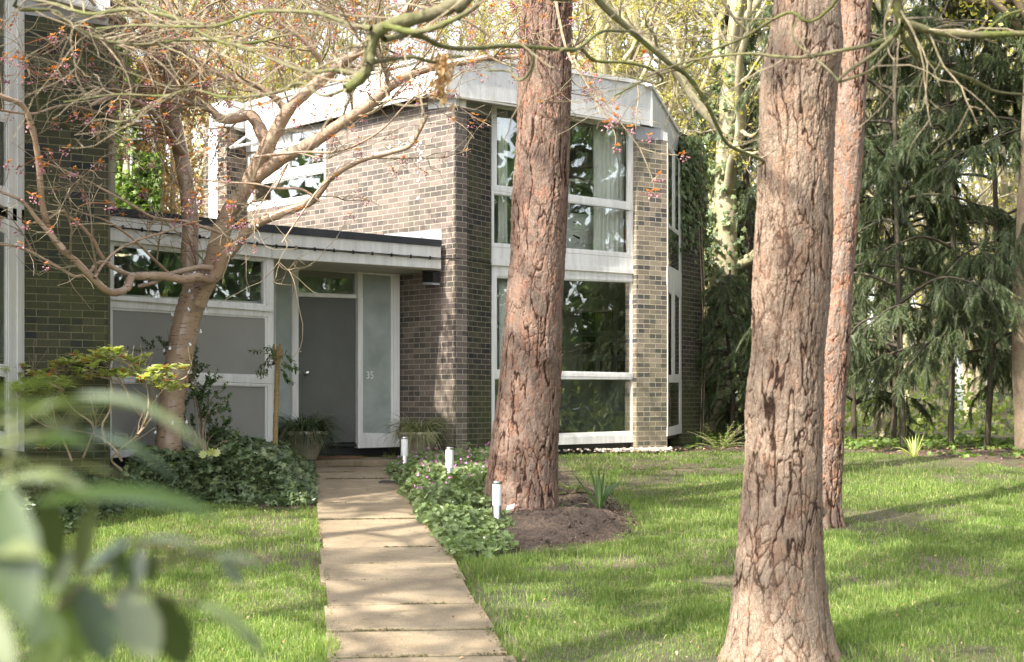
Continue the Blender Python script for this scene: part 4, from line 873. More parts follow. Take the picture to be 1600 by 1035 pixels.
# ---------------------------------------------------------------- mossy overhanging tree, its trunk beside the viewer
mo = thing('mossy_tree', 'bare mossy tree whose crooked green branches hang across the top of the view', 'tree', loc=(3.5, 4.4, float(gz(3.5, 4.4))))
tm = MB(); MP = []; hub = np.array([3.5, 4.4, 3.4])
tubes(tm, crs([np.array([3.5, 4.4, -1.75]), [3.45, 4.4, 0], [3.55, 4.4, 2], hub, [3.2, 4.6, 5.5], [2.8, 5, 7.5]], 30), np.linspace(.17, .05, 30), 14)
def ml(pts, d0, d1, w0, w1, hubbed=None, ns=9):
    n = len(pts)*7; u = np.linspace(d0, d1, len(pts)); w = [P(x, y, dd) for (x, y), dd in zip(pts, u)]
    if hubbed is not None: w = [hub, np.array(hubbed, float)]+w
    w = crs(w, n); r = np.linspace(w0, w1, n)*.5/F*np.linspace(d0, d1, n)*(1+.09*rng.normal(size=n)); tubes(tm, w, r, ns); MP.append((w, r))
ml([(780, -60), (735, -15), (700, 12), (655, 28), (612, 38), (585, 55), (578, 80), (572, 112), (552, 132), (540, 140)], 4.9, 4.8, 24, 17, (1.6, 5.2, 3.5), 14)
ml([(580, 45), (545, 38), (500, 22), (450, 18), (400, 20), (340, 40), (280, 42), (215, 40), (150, 45)], 4.8, 5.4, 8, 3)
ml([(570, 120), (530, 110), (480, 112), (430, 95), (380, 75), (330, 60), (270, 25), (215, 0)], 4.8, 5.6, 7, 3)
ml([(545, 138), (505, 150), (470, 130), (440, 142), (400, 150), (350, 152), (300, 140), (255, 150), (180, 148), (100, 160)], 4.8, 5.8, 6, 2.5)
ml([(600, 62), (650, 55), (690, 72), (730, 76), (800, 72), (880, 78), (905, 75), (940, 50), (985, 50)], 4.8, 6.2, 10, 4)
ml([(836, 74), (832, 100), (822, 120), (810, 125), (795, 112), (760, 110)], 5.3, 5.5, 6, 3)
ml([(600, 40), (650, 50), (700, 35), (745, 8), (760, -30)], 4.7, 4.5, 11, 7)
ml([(575, 100), (600, 95), (645, 90), (680, 98), (700, 90), (722, 88)], 4.8, 5.2, 7, 3)
ml([(905, -70), (930, -5), (985, 48), (1040, 95), (1075, 120), (1105, 165), (1122, 200), (1140, 228), (1190, 250), (1185, 260)], 6.2, 7.2, 11, 4, (2.2, 5.6, 3.6))
ml([(910, 78), (930, 95), (975, 98), (1010, 105), (1035, 122), (1020, 130), (960, 112)], 6.2, 6.6, 6, 3)
ml([(1440, -80), (1402, -20), (1402, 5), (1408, 32), (1432, 42), (1470, 52), (1530, 55), (1600, 53), (1680, 60)], 5.4, 5.6, 20, 8, (2.6, 5., 3.3), 12)
ml([(1410, 38), (1398, 55), (1360, 70), (1310, 80), (1250, 90), (1210, 88), (1165, 84), (1080, 95), (1010, 120)], 5.4, 6.2, 8, 3)
ml([(1408, 50), (1420, 75), (1440, 90), (1480, 110), (1520, 125), (1555, 143), (1600, 148)], 5.4, 6.0, 8, 3.5)
ml([(1395, 58), (1365, 85), (1325, 112), (1312, 128), (1360, 110), (1385, 85)], 5.4, 5.5, 7, 3)
ml([(1300, 10), (1230, 20), (1160, 60), (1110, 80), (1070, 105), (1020, 120), (960, 150)], 6.5, 7.2, 6, 3, (2., 6., 2.6))
ml([(1535, 53), (1570, 25), (1610, 12)], 5.6, 5.5, 4, 2)
ml([(1312, 128), (1290, 105), (1240, 60), (1250, 20)], 5.5, 6, 4, 2)
ml([(60, -40), (90, 20), (150, 60), (220, 70), (300, 62), (380, 68), (430, 60)], 6., 6.3, 8, 4, (-.6, 6.6, 3.2))
ml([(320, 40), (210, 15), (140, 22), (80, 5), (0, -8)], 5.4, 6, 7, 4)
mpP = np.stack([w[np.linspace(0, len(w)-1, 20).astype(int)] for w, r in MP]); mpR = np.stack([r[np.linspace(0, len(w)-1, 20).astype(int)] for w, r in MP])
world(tm.build('trunk', M['moss'], smooth=True), mo)
tw = MB(); wt = plen(mpP)*np.array([1.5, 3, 3, 3, 1.2, .6, 1.6, 1, 1, 1, 1.6, 1, 1, .8, 1, .6, .6, 3, 2][:len(mpP)]); wt /= wt.sum()
p, T, r = sample(mpP, mpR, 150, .3, 1, wt); k = np.abs(p[:, 0]) < 2.6; p, T, r = p[k], T[k], r[k]
P1, R1 = grow(p, splay(T, .75)*[1, .8, .7], rng.uniform(.18, .6, len(p)), np.minimum(r*.5, .0042), 9, .2, .0, .45); tubes(tw, P1, R1, 5)
p, T, r = sample(P1, R1, 260, .2); P2, R2 = grow(p, splay(T, .75), rng.uniform(.06, .25, len(p)), .0014, 6, .22, .0, .6); tubes(tw, P2, R2, 4)
p, T, r = sample(P2, R2, 420, .1); scatter(tw, OCT[0], OCT[1], p, basis(T, rdir(len(p))), rng.uniform(.004, .007, len(p)))
world(tw.build('twigs', M['twig'], smooth=False), mo)
# dead seed cluster hanging on the mossy branch
sc_ = MB(); a = P(690, 78, 5.05); q = a+rng.normal(size=(230, 3))*[.016, .016, 0]+np.stack([0*np.arange(230), 0*np.arange(230), -rng.beta(1.2, 2., 230)*.2], -1)
scatter(sc_, LEAF[0]*[.7, 1, 1], LEAF[1], q, basis(nrm(rdir(230)*.5+[0, 0, -1.]), rdir(230)), rng.uniform(.018, .04, 230)); world(sc_.build('dead_seed_cluster', M['dead']), mo)
# pink flowering spray in front of the upper window (cherry outlier from a neighbour limb)
sl_m, bmm, stm = MB(), MB(), MB(); lines = [[(895, 100), (920, 130), (945, 160), (962, 182), (985, 212), (1000, 232)], [(1000, 232), (1012, 260), (1020, 282), (1024, 305)], [(1000, 232), (1030, 240), (1060, 243)], [(918, 120), (930, 155), (950, 185), (962, 215), (958, 240)], [(1018, 285), (1030, 272)], [(995, 120), (998, 150), (995, 175), (993, 210)]]
sy = thing('cherry_spray', 'thin arching cherry twigs with pink buds and orange leaves hanging before the upper window', 'branch', loc=P(895, 100, 12.6))
for l_ in lines: w_ = crs([P(x, y, 12.6) for x, y in l_], 20); tubes(stm, w_, np.linspace(.008, .004, 20), 5)
tubes(stm, crs([P(895, 100, 12.6), P(880, 60, 12.9), P(860, -40, 13.4), P(848, -60, 14.2)], 12), np.linspace(.008, .02, 12), 5)
blossom(np.array([P(x, y, 12.58) for x, y in [(922, 132), (938, 158), (962, 172), (963, 182), (948, 192), (985, 198), (1014, 212), (963, 228), (1031, 272), (1024, 298), (1068, 241), (1016, 300), (895, 30), (930, 118), (1005, 85)]]), sl_m, bmm, 8, 9, 1.1)
for nm, mb_, mt in (('twigs', stm, 'twig'), ('young_leaves', sl_m, 'orange'), ('flower_buds', bmm, 'bud')): world(mb_.build(nm, M[mt]), sy)
# ---------------------------------------------------------------- beds
import bmesh
def wpts(*l): return np.array([p[:2] for p in l])
ivybed = np.vstack([poly((-120, 900), (60, 850), (200, 800), (330, 790), (440, 796), (497, 791), (495, 750), (490, 726)), wpts(P(430, 0, 18.2), P(425, 0, 17.95), P(172, 0, 16.05), P(170, 0, 14.35), P(38, 0, 13.95), P(-100, 0, 12.5))])
gerbed = np.vstack([poly((706, 880), (668, 822), (636, 766), (612, 732)), wpts((-1.2, 19.3), (-.75, 19.4), (-.3, 20.1)), poly((800, 712), (872, 706), (900, 735), (945, 762), (985, 790), (1006, 826), (975, 846), (900, 856), (850, 862), (780, 872))])
farbed = np.vstack([poly((1045, 708), (1180, 706), (1320, 706), (1420, 716), (1520, 727), (1620, 742)), wpts((9, 17), (14, 19), (14, 32), (3, 32), (2.5, 24.))])
gravel = np.vstack([poly((868, 709), (1046, 710)), wpts(xy(PIER, 1046, .02), xy(PIER, 996, .02), xy(WF, 870, -.05))])
baremud = [poly((800, 1035), (1140, 1050), (1330, 1060), (1200, 1012), (1100, 995), (960, 985), (880, 1000)), poly((1330, 828), (1400, 828), (1425, 845), (1380, 855), (1340, 845)), poly((360, 808), (455, 806), (490, 830), (400, 850)), poly((1130, 1080), (1120, 1025), (1340, 1010), (1460, 1045))]
def bed(name, pl, h, hf=None, step=.06, edge=.12, mat='soil', sub=.05):
    lo, hi = pl.min(0)-.3, pl.max(0)+.3; xs, ys = np.arange(lo[0], hi[0], step), np.arange(lo[1], hi[1], step)
    def zf(X, Y):
        d = sdist(pl, X+.06*vnoise(np.stack([X*3, Y*3, X*0], -1), 2), Y); k = sstep(-.02, edge, d)
        return gz(X, Y)-sub+k*(sub+h+(hf(X, Y, d) if hf else 0))+k*(.05*fbm(np.stack([X*7, Y*7, X*0], -1), 5, 9)+.012*np.abs(vnoise(np.stack([X*25, Y*25, X*0], -1), 19))+.02*vnoise(np.stack([X*2.2, Y*2.2, X*0], -1), 4))
    o = sheet(name, xs, ys, zf, M[mat]); return tag(o, None, None, kind='structure')
mc = G(905, 825)[:2]; mc2 = G(820, 815)[:2]
mound = lambda X, Y, d: .10*np.exp(-((X-mc[0])**2/.30+(Y-mc[1])**2/.5))+.06*np.exp(-((X-mc2[0])**2+(Y-mc2[1])**2)/.35)
bed('soil_bed', gerbed, .015, mound, .022, .38); bed('soil_bed', ivybed, .02); bed('leaf_litter_ground', farbed, .012, None, .15, .5)
bed('gravel_ground', gravel, .012, None, .1)
# ---------------------------------------------------------------- grass
def blades(mb, x, y, z, h, w, lean=.35):
    N = len(x); a = rng.uniform(0, 2*PI, N); sx, sy = np.cos(a)*w*.5, np.sin(a)*w*.5; b = rng.uniform(0, 2*PI, N); l = np.abs(rng.normal(size=N))*lean
    lx, ly = np.cos(b)*h*l, np.sin(b)*h*l
    B = np.stack([x, y, z], -1); m = B+np.stack([lx*.35, ly*.35, h*.55], -1); t_ = B+np.stack([lx, ly, h*np.clip(1-.35*l, .3, 1)], -1); s_ = np.stack([sx, sy, 0*sx], -1)
    V = np.stack([B-s_, B+s_, m-s_*.8, m+s_*.8, t_], 1).reshape(-1, 3); i = np.arange(N)*5
    mb.V.append(V); mb.F.append(np.stack([i, i+1, i+3, i+2], -1)+mb.n); mb.F.append(np.stack([i+2, i+3, i+4], -1)+mb.n); mb.n += len(V)
def dirt(x, y): return fbm(np.stack([x*1.1, y*1.1, 0*x], -1), 4, 77)
gm = MB(); Nn = 700000; yy = 7.2+(24-7.2)*rng.beta(1.0, 1.9, Nn); xx = rng.uniform(-1, 1, Nn)*(.36*yy+1.2)+.0
ext = rng.random(Nn) < .06; xx = np.where(ext, rng.uniform(-7, 13, Nn), xx)
cr_ = .035+.05*vnoise(np.stack([xx*0, yy*2.5, xx*0+np.sign(xx-PLX(yy)-.4)], -1), 61)+.02*vnoise(np.stack([xx*9, yy*9, xx*0], -1), 62)
keep = ~((xx > PLX(yy)+cr_) & (xx < PRX(yy)-cr_) & (yy < 19))
for pl in (ivybed, gerbed, farbed, gravel): keep &= sdist(pl, xx, yy) < .07+.10*vnoise(np.stack([xx*5, yy*5, xx*0], -1), 1)+.05*rng.normal(size=len(xx))
dn = dirt(xx, yy); keep &= rng.random(Nn) > sstep(.12, .42, dn)*.88
for pl in baremud: keep &= ~((sdist(pl, xx+.15*vnoise(np.stack([xx*4, yy*4, xx*0], -1), 1), yy) > 0) & (rng.random(Nn) < .62))
for tx, ty, tr in ((.1, 14.44, .42), (1.69, 8.58, .36), (3.0, 13.8, .27)): keep &= np.hypot(xx-tx, yy-ty) > tr
plan_h = wpts(*[np.array([*p, 0]) for p in (C0, Fp, Gp, Hp_, Ip, Jp, Kp, Lp)]); keep &= ~inside(plan_h, xx, yy)
xx, yy = xx[keep], yy[keep]; cl = vnoise(np.stack([xx*4.5, yy*4.5, xx*0], -1), 31); cl2 = vnoise(np.stack([xx*1.3, yy*1.3, xx*0], -1), 33)
hh = (.030+.020*(cl > .25)*np.clip(cl, 0, 1)*2+.010*cl2)*rng.uniform(.55, 1.35, len(xx)); hh = np.where(rng.random(len(xx)) < .012, hh*2.2, hh)
edge = np.minimum(np.abs(xx-PLX(yy)), np.abs(xx-PRX(yy))); hh *= 1+.5*(edge < .12)
blades(gm, xx, yy, groundz(xx, yy)-.004, hh, .0022+.00028*yy)
tn = 5200; ty = 7.5+14*rng.beta(1, 1.7, tn); tx = rng.uniform(-1, 1, tn)*(.37*ty+.4); ok = ~((tx > PLX(ty)-.02) & (tx < PRX(ty)+.02) & (ty < 19)) & (vnoise(np.stack([tx*1.2, ty*1.2, tx*0], -1), 91) > -.1)
for pl in (ivybed, gerbed, farbed, gravel): ok &= sdist(pl, tx, ty) < .03
ok &= ~inside(plan_h, tx, ty); tx, ty = np.repeat(tx[ok], 16), np.repeat(ty[ok], 16); r_ = .035*rng.normal(size=(2, len(tx))); hh = rng.uniform(.045, .095, len(tx))
blades(gm, tx+r_[0], ty+r_[1], groundz(tx, ty)-.004, hh, .0026+.00026*ty, .7)
tag(gm.build('lawn_grass', M['grass']), 'patchy sunlit lawn grass on both sides of the slab path', 'grass', kind='stuff')
# moss and grit along the slab joints and edges
mm = MB(); n = 9000; jn = np.array(joints)[rng.integers(3, len(joints), n)]; u = rng.random(n); jw = vnoise(np.stack([u*3, jn*3, 0*u], -1), 71) > -.15; e_ = rng.random(n) < .3
y = np.where(e_, rng.uniform(8, 18.5, n), jn+.012*rng.normal(size=n)+(u-.5)*.08); x = PLX(y)+(PRX(y)-PLX(y))*u; x = np.where(e_, np.where(rng.random(n) < .5, PLX(y)+.03*np.abs(rng.normal(size=n)), PRX(y)-.03*np.abs(rng.normal(size=n))), x); k = jw | e_; x, y = x[k], y[k]; n = len(x)
scatter(mm, LEAF[0][[0, 1, 3, 7]]*[2.4, 1, 1], [np.array([[0, 2, 1], [1, 2, 3]])], np.stack([x, y, gz(x, y)+.013+.006*rng.random(n)], -1), basis(rdir(n)*[1, 1, .4], nrm(rdir(n)*.6+[0, 0, 1.])), rng.uniform(.007, .018, n))
M['mossbits'] = leafmat('moss_bits', (.06,.065,.02), (.10,.095,.035), (.13,.10,.055), .1, .8); tag(mm.build('path_moss', M['mossbits']), 'dark moss and grit in the joints of the slab path', 'moss', kind='stuff')
# fallen leaves, bits of bark
N = 2400; yy = rng.uniform(8, 19, N); xx = rng.uniform(-1, 1, N)*.37*yy; k = rng.random(N) < .75; fx = gerbed.mean(0); 
ok = ~((sdist(ivybed, xx, yy) > .1)); xx, yy = xx[ok], yy[ok]; N = len(xx); fm = MB(); z = groundz(xx, yy)+np.where((xx > PLX(yy)) & (xx < PRX(yy)), .052, .028)
scatter(fm, LEAF[0]*[1, 1, 1.6], LEAF[1], np.stack([xx, yy, z], -1), basis(rdir(N)*[1, 1, .15], nrm(rdir(N)*.35+[0, 0, 1.])), rng.beta(1.2, 3, N)*.045+.008)
gx = rng.uniform(-.3, 2.2, 1500); gy = rng.uniform(11.5, 15.5, 1500); ok = sdist(gerbed, gx, gy) > .05; gx, gy = gx[ok], gy[ok]; d_ = sdist(gerbed, gx, gy); gz_ = gz(gx, gy)+.035+mound(gx, gy, 0)*sstep(-.02, .38, d_)
scatter(fm, LEAF[0]*[.8, .8, .5], LEAF[1], np.stack([gx, gy, gz_], -1), basis(rdir(len(gx))*[1, 1, .2], nrm(rdir(len(gx))*.5+[0, 0, 1.])), rng.uniform(.008, .03, len(gx)))
gx = rng.uniform(2.5, 9, 1600); gy = rng.uniform(18, 26, 1600); ok = sdist(farbed, gx, gy) > .0; gx, gy = gx[ok], gy[ok]
scatter(fm, LEAF[0], LEAF[1], np.stack([gx, gy, gz(gx, gy)+.04], -1), basis(rdir(len(gx))*[1, 1, .2], nrm(rdir(len(gx))*.5+[0, 0, 1.])), rng.uniform(.03, .07, len(gx)))
n = 2200; gx = rng.uniform(-.6, 2.2, n); gy = rng.uniform(11.5, 16, n); ok = sdist(gerbed, gx, gy) > .04; gx, gy = gx[ok], gy[ok]; d_ = sdist(gerbed, gx, gy); n = len(gx); cm = MB(); b_ = bmesh.new(); bmesh.ops.create_icosphere(b_, subdivisions=1, radius=.5); iv0 = np.array([v.co[:] for v in b_.verts]); if0 = np.array([[v.index for v in f.verts] for f in b_.faces]); b_.free()
scatter(cm, iv0*[1, .8, .6]+.12*rng.normal(size=iv0.shape), [if0], np.stack([gx, gy, gz(gx, gy)+.02+mound(gx, gy, 0)*sstep(-.02, .38, d_)], -1), basis(rdir(n), nrm(rdir(n)+[0, 0, 1.])), rng.beta(1, 4, n)*.07+.012); tag(cm.build('soil_clods', M['soil']), 'small clods of crumbly brown earth on the bare bed round the stout pine', 'soil', kind='stuff')
tag(fm.build('fallen_leaves', M['litter']), 'dry brown fallen leaves and bark flakes strewn over lawn and soil', 'leaves', kind='stuff')
# pebbles
ic = bpy.data.meshes.new('t'); import bmesh
b_ = bmesh.new(); bmesh.ops.create_icosphere(b_, subdivisions=1, radius=.5); iv = np.array([v.co[:] for v in b_.verts]); ifc = np.array([[v.index for v in f.verts] for f in b_.faces]); b_.free()
pm = MB(); gx = rng.uniform(.3, 2.7, 5000); gy = rng.uniform(19, 22.5, 5000); ok = sdist(gravel, gx, gy) > -.03; gx, gy = gx[ok], gy[ok]; n = len(gx)
scatter(pm, iv*[1, .8, .55], [ifc], np.stack([gx, gy, gz(gx, gy)+.03+rng.uniform(0, .035, n)], -1), basis(rdir(n)*[1, 1, .2], nrm(rdir(n)*.3+[0, 0, 1.])), rng.uniform(.035, .085, n))
t = NT('pebbles'); g = t.n('ShaderNodeNewGeometry'); M['peb'] = t.done(t.bsdf(t.ramp(g.outputs['Random Per Island'], [(0, (.30, .22, .15)), (.4, (.45, .38, .30)), (.75, (.5, .47, .42)), (1, (.35, .2, .12))]), .6))
tag(pm.build('pebble_strip', M['peb'], smooth=True), 'pale rounded pebbles along the foot of the front window wall', 'pebbles', kind='stuff')
# ---------------------------------------------------------------- ivy and geranium ground cover
def cover(pl, hmax, n, size, T, mat, name, label, cat, hfun=None, wall=.25, layers=.55, up=.9):
    lo, hi = pl.min(0), pl.max(0); x = rng.uniform(lo[0], hi[0], n*3); y = rng.uniform(lo[1], hi[1], n*3); d = sdist(pl, x, y)+.05*vnoise(np.stack([x*4, y*4, 0*x], -1), 8); ok = d > 0
    x, y, d = x[ok][:n], y[ok][:n], d[ok][:n]; H = hmax*sstep(0, wall, d)*(.78+.30*vnoise(np.stack([x*2.6, y*2.6, 0*x], -1), 12)+.16*vnoise(np.stack([x*8, y*8, 0*x], -1), 14))
    if hfun is not None: H = H*hfun(x, y)
    ok = H > .01; x, y, d, H = x[ok], y[ok], d[ok], H[ok]
    z = gz(x, y)+.03+H*(1-layers*rng.random(len(x))**2.2); N = len(x)
    nr = nrm(rdir(N)*.75+np.array([0, -.35, up])); mb = MB()
    scatter(mb, T[0], T[1], np.stack([x, y, z], -1), basis(nrm(rdir(N)*[1, 1, .4]), nr), rng.uniform(.7, 1.25, N)*size)
    # a stem under each fifth leaf
    k = slice(None, None, 5); b = np.stack([x[k], y[k], gz(x[k], y[k])], -1); tt = np.stack([x[k], y[k], z[k]], -1)+rng.normal(size=(len(x[k]), 3))*.02
    tubes(mb, np.stack([b, (b+tt)/2+rng.normal(size=b.shape)*.015, tt], 1), np.full((len(b), 3), .0022), 3)
    o = mb.build(name, M[mat]); return tag(o, label, cat, kind='stuff'), (x, y, z)
trh = lambda x, y: 1-.75*np.exp(-((x-.1)**2+(y-14.3)**2)/.45)
ivh = lambda x, y: 1-.5*sstep(380, 470, 800+x/y*F)
ivycov = np.vstack([ivybed[:8], wpts(P(430, 0, 18.3), P(425, 0, 18.3), P(172, 0, 16.6), P(170, 0, 15.0), P(38, 0, 14.4), P(-100, 0, 13.0))])
cover(ivycov, .60, 24000, .085, IVY, 'ivy', 'ivy_ground_cover', 'thick low bank of dark green ivy filling the bed before the grey panels', 'ivy', ivh, wall=.42)
def gh(x, y):   # bare soil mound right of the trunk, leaves left of it
    px = 800+x/y*F; k = sstep(815, 790, px)+.0*x; k = np.where(y > 16.2, sstep(880, 800, px), k)
    return k*np.clip(1-.9*np.exp(-((x-.1)**2+(y-14.44)**2)/.22), 0, 1)*(.36+.64*sstep(12.9, 14.3, y))*(1-.6*sstep(725, 750, px)*(y < 14.1))*(1-.5*sstep(15.8, 17.5, y))
gercov = np.vstack([gerbed[:1], poly((655, 822), (624, 770), (600, 738)), gerbed[4:]])
_, (gx, gy, gz2) = cover(gercov, .32, 15000, .056, GER, 'ger', 'geranium_bed', 'spreading pale green geranium leaves between the path and the stout pine', 'geraniums', gh, wall=.16)
px = 800+gx/gy*F; ok = (gy > 14.6) & (gz2-gz(gx, gy) > .11); i = rng.choice(np.where(ok)[0], 260); q = np.stack([gx[i], gy[i], gz2[i]+rng.uniform(.03, .09, 260)], -1); pr = sstep(.02, .1, rng.random(260))
fm = MB(); scatter(fm, FLW[0], FLW[1], q, basis(nrm(rdir(260)*[1, 1, .3]), nrm(rdir(260)*.8+[0, -.8, .6])), rng.uniform(.03, .045, 260)); tag(fm.build('geranium_flowers', M['pink']), 'small magenta pink flowers dotted above the geranium leaves', 'flowers', kind='stuff')
i = rng.choice(len(gx), 26); q = np.stack([gx[i], gy[i], gz2[i]+.04], -1); fm = MB(); scatter(fm, FLW[0], FLW[1], q, basis(nrm(rdir(26)*[1, 1, .3]), nrm(rdir(26)*.8+[0, -.8, .6])), .028); tag(fm.build('white_flowers', M['whitepetal']), 'few tiny white flowers scattered in the low leaves by the path', 'flowers', kind='stuff')
fcov = np.vstack([poly((1060, 706), (1180, 704), (1320, 704), (1420, 713), (1520, 722), (1620, 735)), wpts((8.5, 18.3), (12, 21), (12, 28), (3.3, 28), (2.9, 24.3))])
cover(fcov, .13, 9000, .07, GER, 'green', 'woodland_ground_cover', 'low bright green ground cover along the far edge of the lawn under the yews', 'ground cover', lambda x, y: sstep(-.2, .35, vnoise(np.stack([x*1.2, y*1.2, 0*x], -1), 44))*(1-.6*sstep(8.0, 9, x+0*y)), wall=.4)
# ---------------------------------------------------------------- garden lights
for x, yb, d, lab in ((776.5, 826, 13.6, 'steel and opal garden bollard light nearest the viewer, in front of the stout pine'), (702.5, 772, 15.9, 'middle white bollard light among pink flowers, half buried in leaves'), (632, 752, 17.4, 'farthest white bollard light beside the right hand clay pot')):
    b = P(x, HY, d); zt = (HY-{776.5: 752, 702.5: 699, 632: 683}[x])/F*d; c = np.array([b[0], b[1], zt-.45]); r = thing('garden_light', lab, 'bollard light', 'bollard lights along the path', loc=c)
    lathe(MB(), (0, 0, 0), [(.046, -.1), (.046, .215), (.043, .22)], 28).build('post', M['steel'], r, True); lathe(MB(), (0, 0, 0), [(.042, .215), (.0445, .222), (.0445, .425)], 28).build('lamp', M['opal'], r, True)
    lathe(MB(), (0, 0, 0), [(.0445, .424), (.047, .425), (.047, .446), (.04, .451), (0, .452)], 28).build('cap', M['steel'], r, True)
pl = thing('plant_label', 'small white plant label on a stake behind the nearest bollard light', 'label', loc=G(797, 822)); c = loc_arr(pl)
mb = MB(); tubes(mb, np.array([[0, 0, -.05], [.0, 0, .17]]), np.full(2, .005), 6); mb.build('stake', M['soffit'], pl); mb = MB(); mb.prism([np.array(v) for v in ((-.04, -.01, .155), (.035, -.01, .175), (.045, .015, .215), (-.03, .015, .195))], [np.array(v)-[0, 0, .006] for v in ((-.04, -.01, .155), (.035, -.01, .175), (.045, .015, .215), (-.03, .015, .195))]); mb.build('plate', M['opal'], pl)
# ---------------------------------------------------------------- pots with grasses
def pot(x, d, zb, rt, h, lab, mat, plab, n, Lr):
    c = np.array([(x-HX)/F*d, d, zb]); r = thing('plant_pot', lab, 'pot', 'conical pots by the door', loc=c)
    lathe(MB(), (0, 0, 0), [(0, 0), (rt*.45, 0), (rt*.50, .01), (rt*.97, h*.88), (rt*1.02, h*.9), (rt*1.02, h), (rt*.93, h), (rt*.90, h*.86), (0, h*.85)], 36).build('bowl', M['clay'], r, True)
    lathe(MB(), (0, 0, 0), [(rt*.905, h*.87), (rt*.5, h*.89), (0, h*.9)], 24).build('soil', M['soil'], r, True)
    p = thing('ornamental_grass', plab, 'plant', 'grasses in the pots', loc=c+[0, 0, h*.88]); a = rng.uniform(0, 2*PI, n); rr = rt*.5*np.sqrt(rng.random(n)); el = rng.uniform(.15, 2.4, n)
    b = np.stack([np.cos(a)*rr, np.sin(a)*rr, 0*a], -1); a2 = a+rng.normal(size=n)*.4; mb = MB()
    ribbons(mb, b, np.stack([np.cos(a2), np.sin(a2), el], -1), rng.uniform(*Lr, n), rng.uniform(.006, .012, n), rng.uniform(.25, .62, n), 8); mb.build('blades', M[mat], p)
pot(654, 19.3, -.70, .295, .36, 'wide conical mossy clay pot to the right of the door against the brick', 'sedge', 'arching pale green grass spilling over the right hand pot', 420, (.35, .62))
pot(476, 18.75, -.70, .31, .38, 'wide conical clay pot to the left of the door, half behind the ivy', 'sedged', 'dark green mounded grass filling the left hand pot', 900, (.35, .62))
# ---------------------------------------------------------------- shrubs
def stems(mb, lines, r0, r1, ns=6, j=0):
    out = []
    for l_ in lines: w_ = crs(l_, 18); tubes(mb, w_, np.linspace(r0, r1, 18), ns); out.append(w_)
    return np.stack(out)
# pale leaved berry shrub
sb = thing('berry_shrub', 'open shrub with pale yellow green leaf rosettes and clusters of red berries at the left', 'shrub', loc=P(185, HY, 14.3)*[1, 1, 0]+[0, 0, float(gz(0, 14.3))]); D = 14.0
mb = MB(); L_ = [[(190, 735), (175, 715), (215, 680), (225, 655)], [(215, 680), (235, 655), (240, 630), (262, 600)], [(190, 720), (178, 700), (150, 680), (110, 672), (70, 665), (40, 640), (30, 600)], [(165, 692), (160, 665), (172, 640), (175, 600), (170, 575)], [(150, 682), (142, 660), (115, 640), (95, 610), (90, 580)], [(112, 720), (100, 690), (88, 665), (80, 620)], [(225, 655), (205, 630), (190, 600), (140, 585)], [(225, 665), (232, 640), (228, 600), (205, 570)], [(130, 715), (140, 690), (150, 660), (140, 620)], [(40, 640), (15, 610), (-20, 600)], [(100, 610), (60, 590), (50, 575)], [(262, 600), (290, 590), (300, 570)]]
A = stems(mb, [[P(x, y, D-.25+.5*rng.random()) for x, y in l_] for l_ in L_], .014, .005); p, T, r = sample(A, A[..., 0]*0+.005, 90, .45); P1, R1 = grow(p, nrm(splay(T, .6)+[0, 0, .5]), rng.uniform(.1, .35, 90), .0035, 6, .15, .05, .6); tubes(mb, P1, R1, 4)
world(mb.build('stems', M['stem'], smooth=True), sb)
tips = [P(x, y+rng.uniform(-4, 5), D+rng.uniform(-.35, .35)) for x, y in zip(np.concatenate([np.linspace(-40, 285, 100)+rng.normal(size=100)*4, rng.uniform(-40, 100, 22)]), np.concatenate([585+14*np.sin(np.linspace(0, 7, 100))+rng.uniform(-24, 22, 100), rng.uniform(575, 640, 22)]))]+[P(x, y, D) for x, y in ((180, 552), (150, 560), (265, 600), (130, 565), (60, 590), (22, 625), (205, 575), (65, 700))]
tips = np.array(tips); lm = MB(); m = 12; n = len(tips)*m; a = rng.uniform(0, 2*PI, n); y = nrm(np.stack([np.cos(a), np.sin(a), rng.uniform(-.1, .9, n)], -1)); scatter(lm, LEAF[0]*[1.25, 1, 1], LEAF[1], np.repeat(tips, m, 0)+rng.normal(size=(n, 3))*.012, basis(y, nrm(rdir(n)*.3+[0, 0, 1.])), rng.uniform(.07, .12, n)); world(lm.build('leaves', M['varieg']), sb)
near = MB(); al = A.reshape(-1, 3)
for q in tips: e = al[np.argmin(np.linalg.norm(al-q, axis=1))]; tubes(near, crs([e, (e+q)/2-[0, 0, .03], q], 6), np.full(6, .003), 4)
world(near.build('twigs', M['stem']), sb)
bc = tips[rng.random(len(tips)) < .42]; m = 9; n = len(bc)*m; bm = MB(); scatter(bm, iv, [ifc], np.repeat(bc, m, 0)+rng.normal(size=(n, 3))*[.02, .02, .014]+[0, -.02, .015], basis(rdir(n), rdir(n)), rng.uniform(.011, .016, n)); world(tag(bm.build('berries', M['berry'], smooth=True), None, None, kind='stuff'), sb)
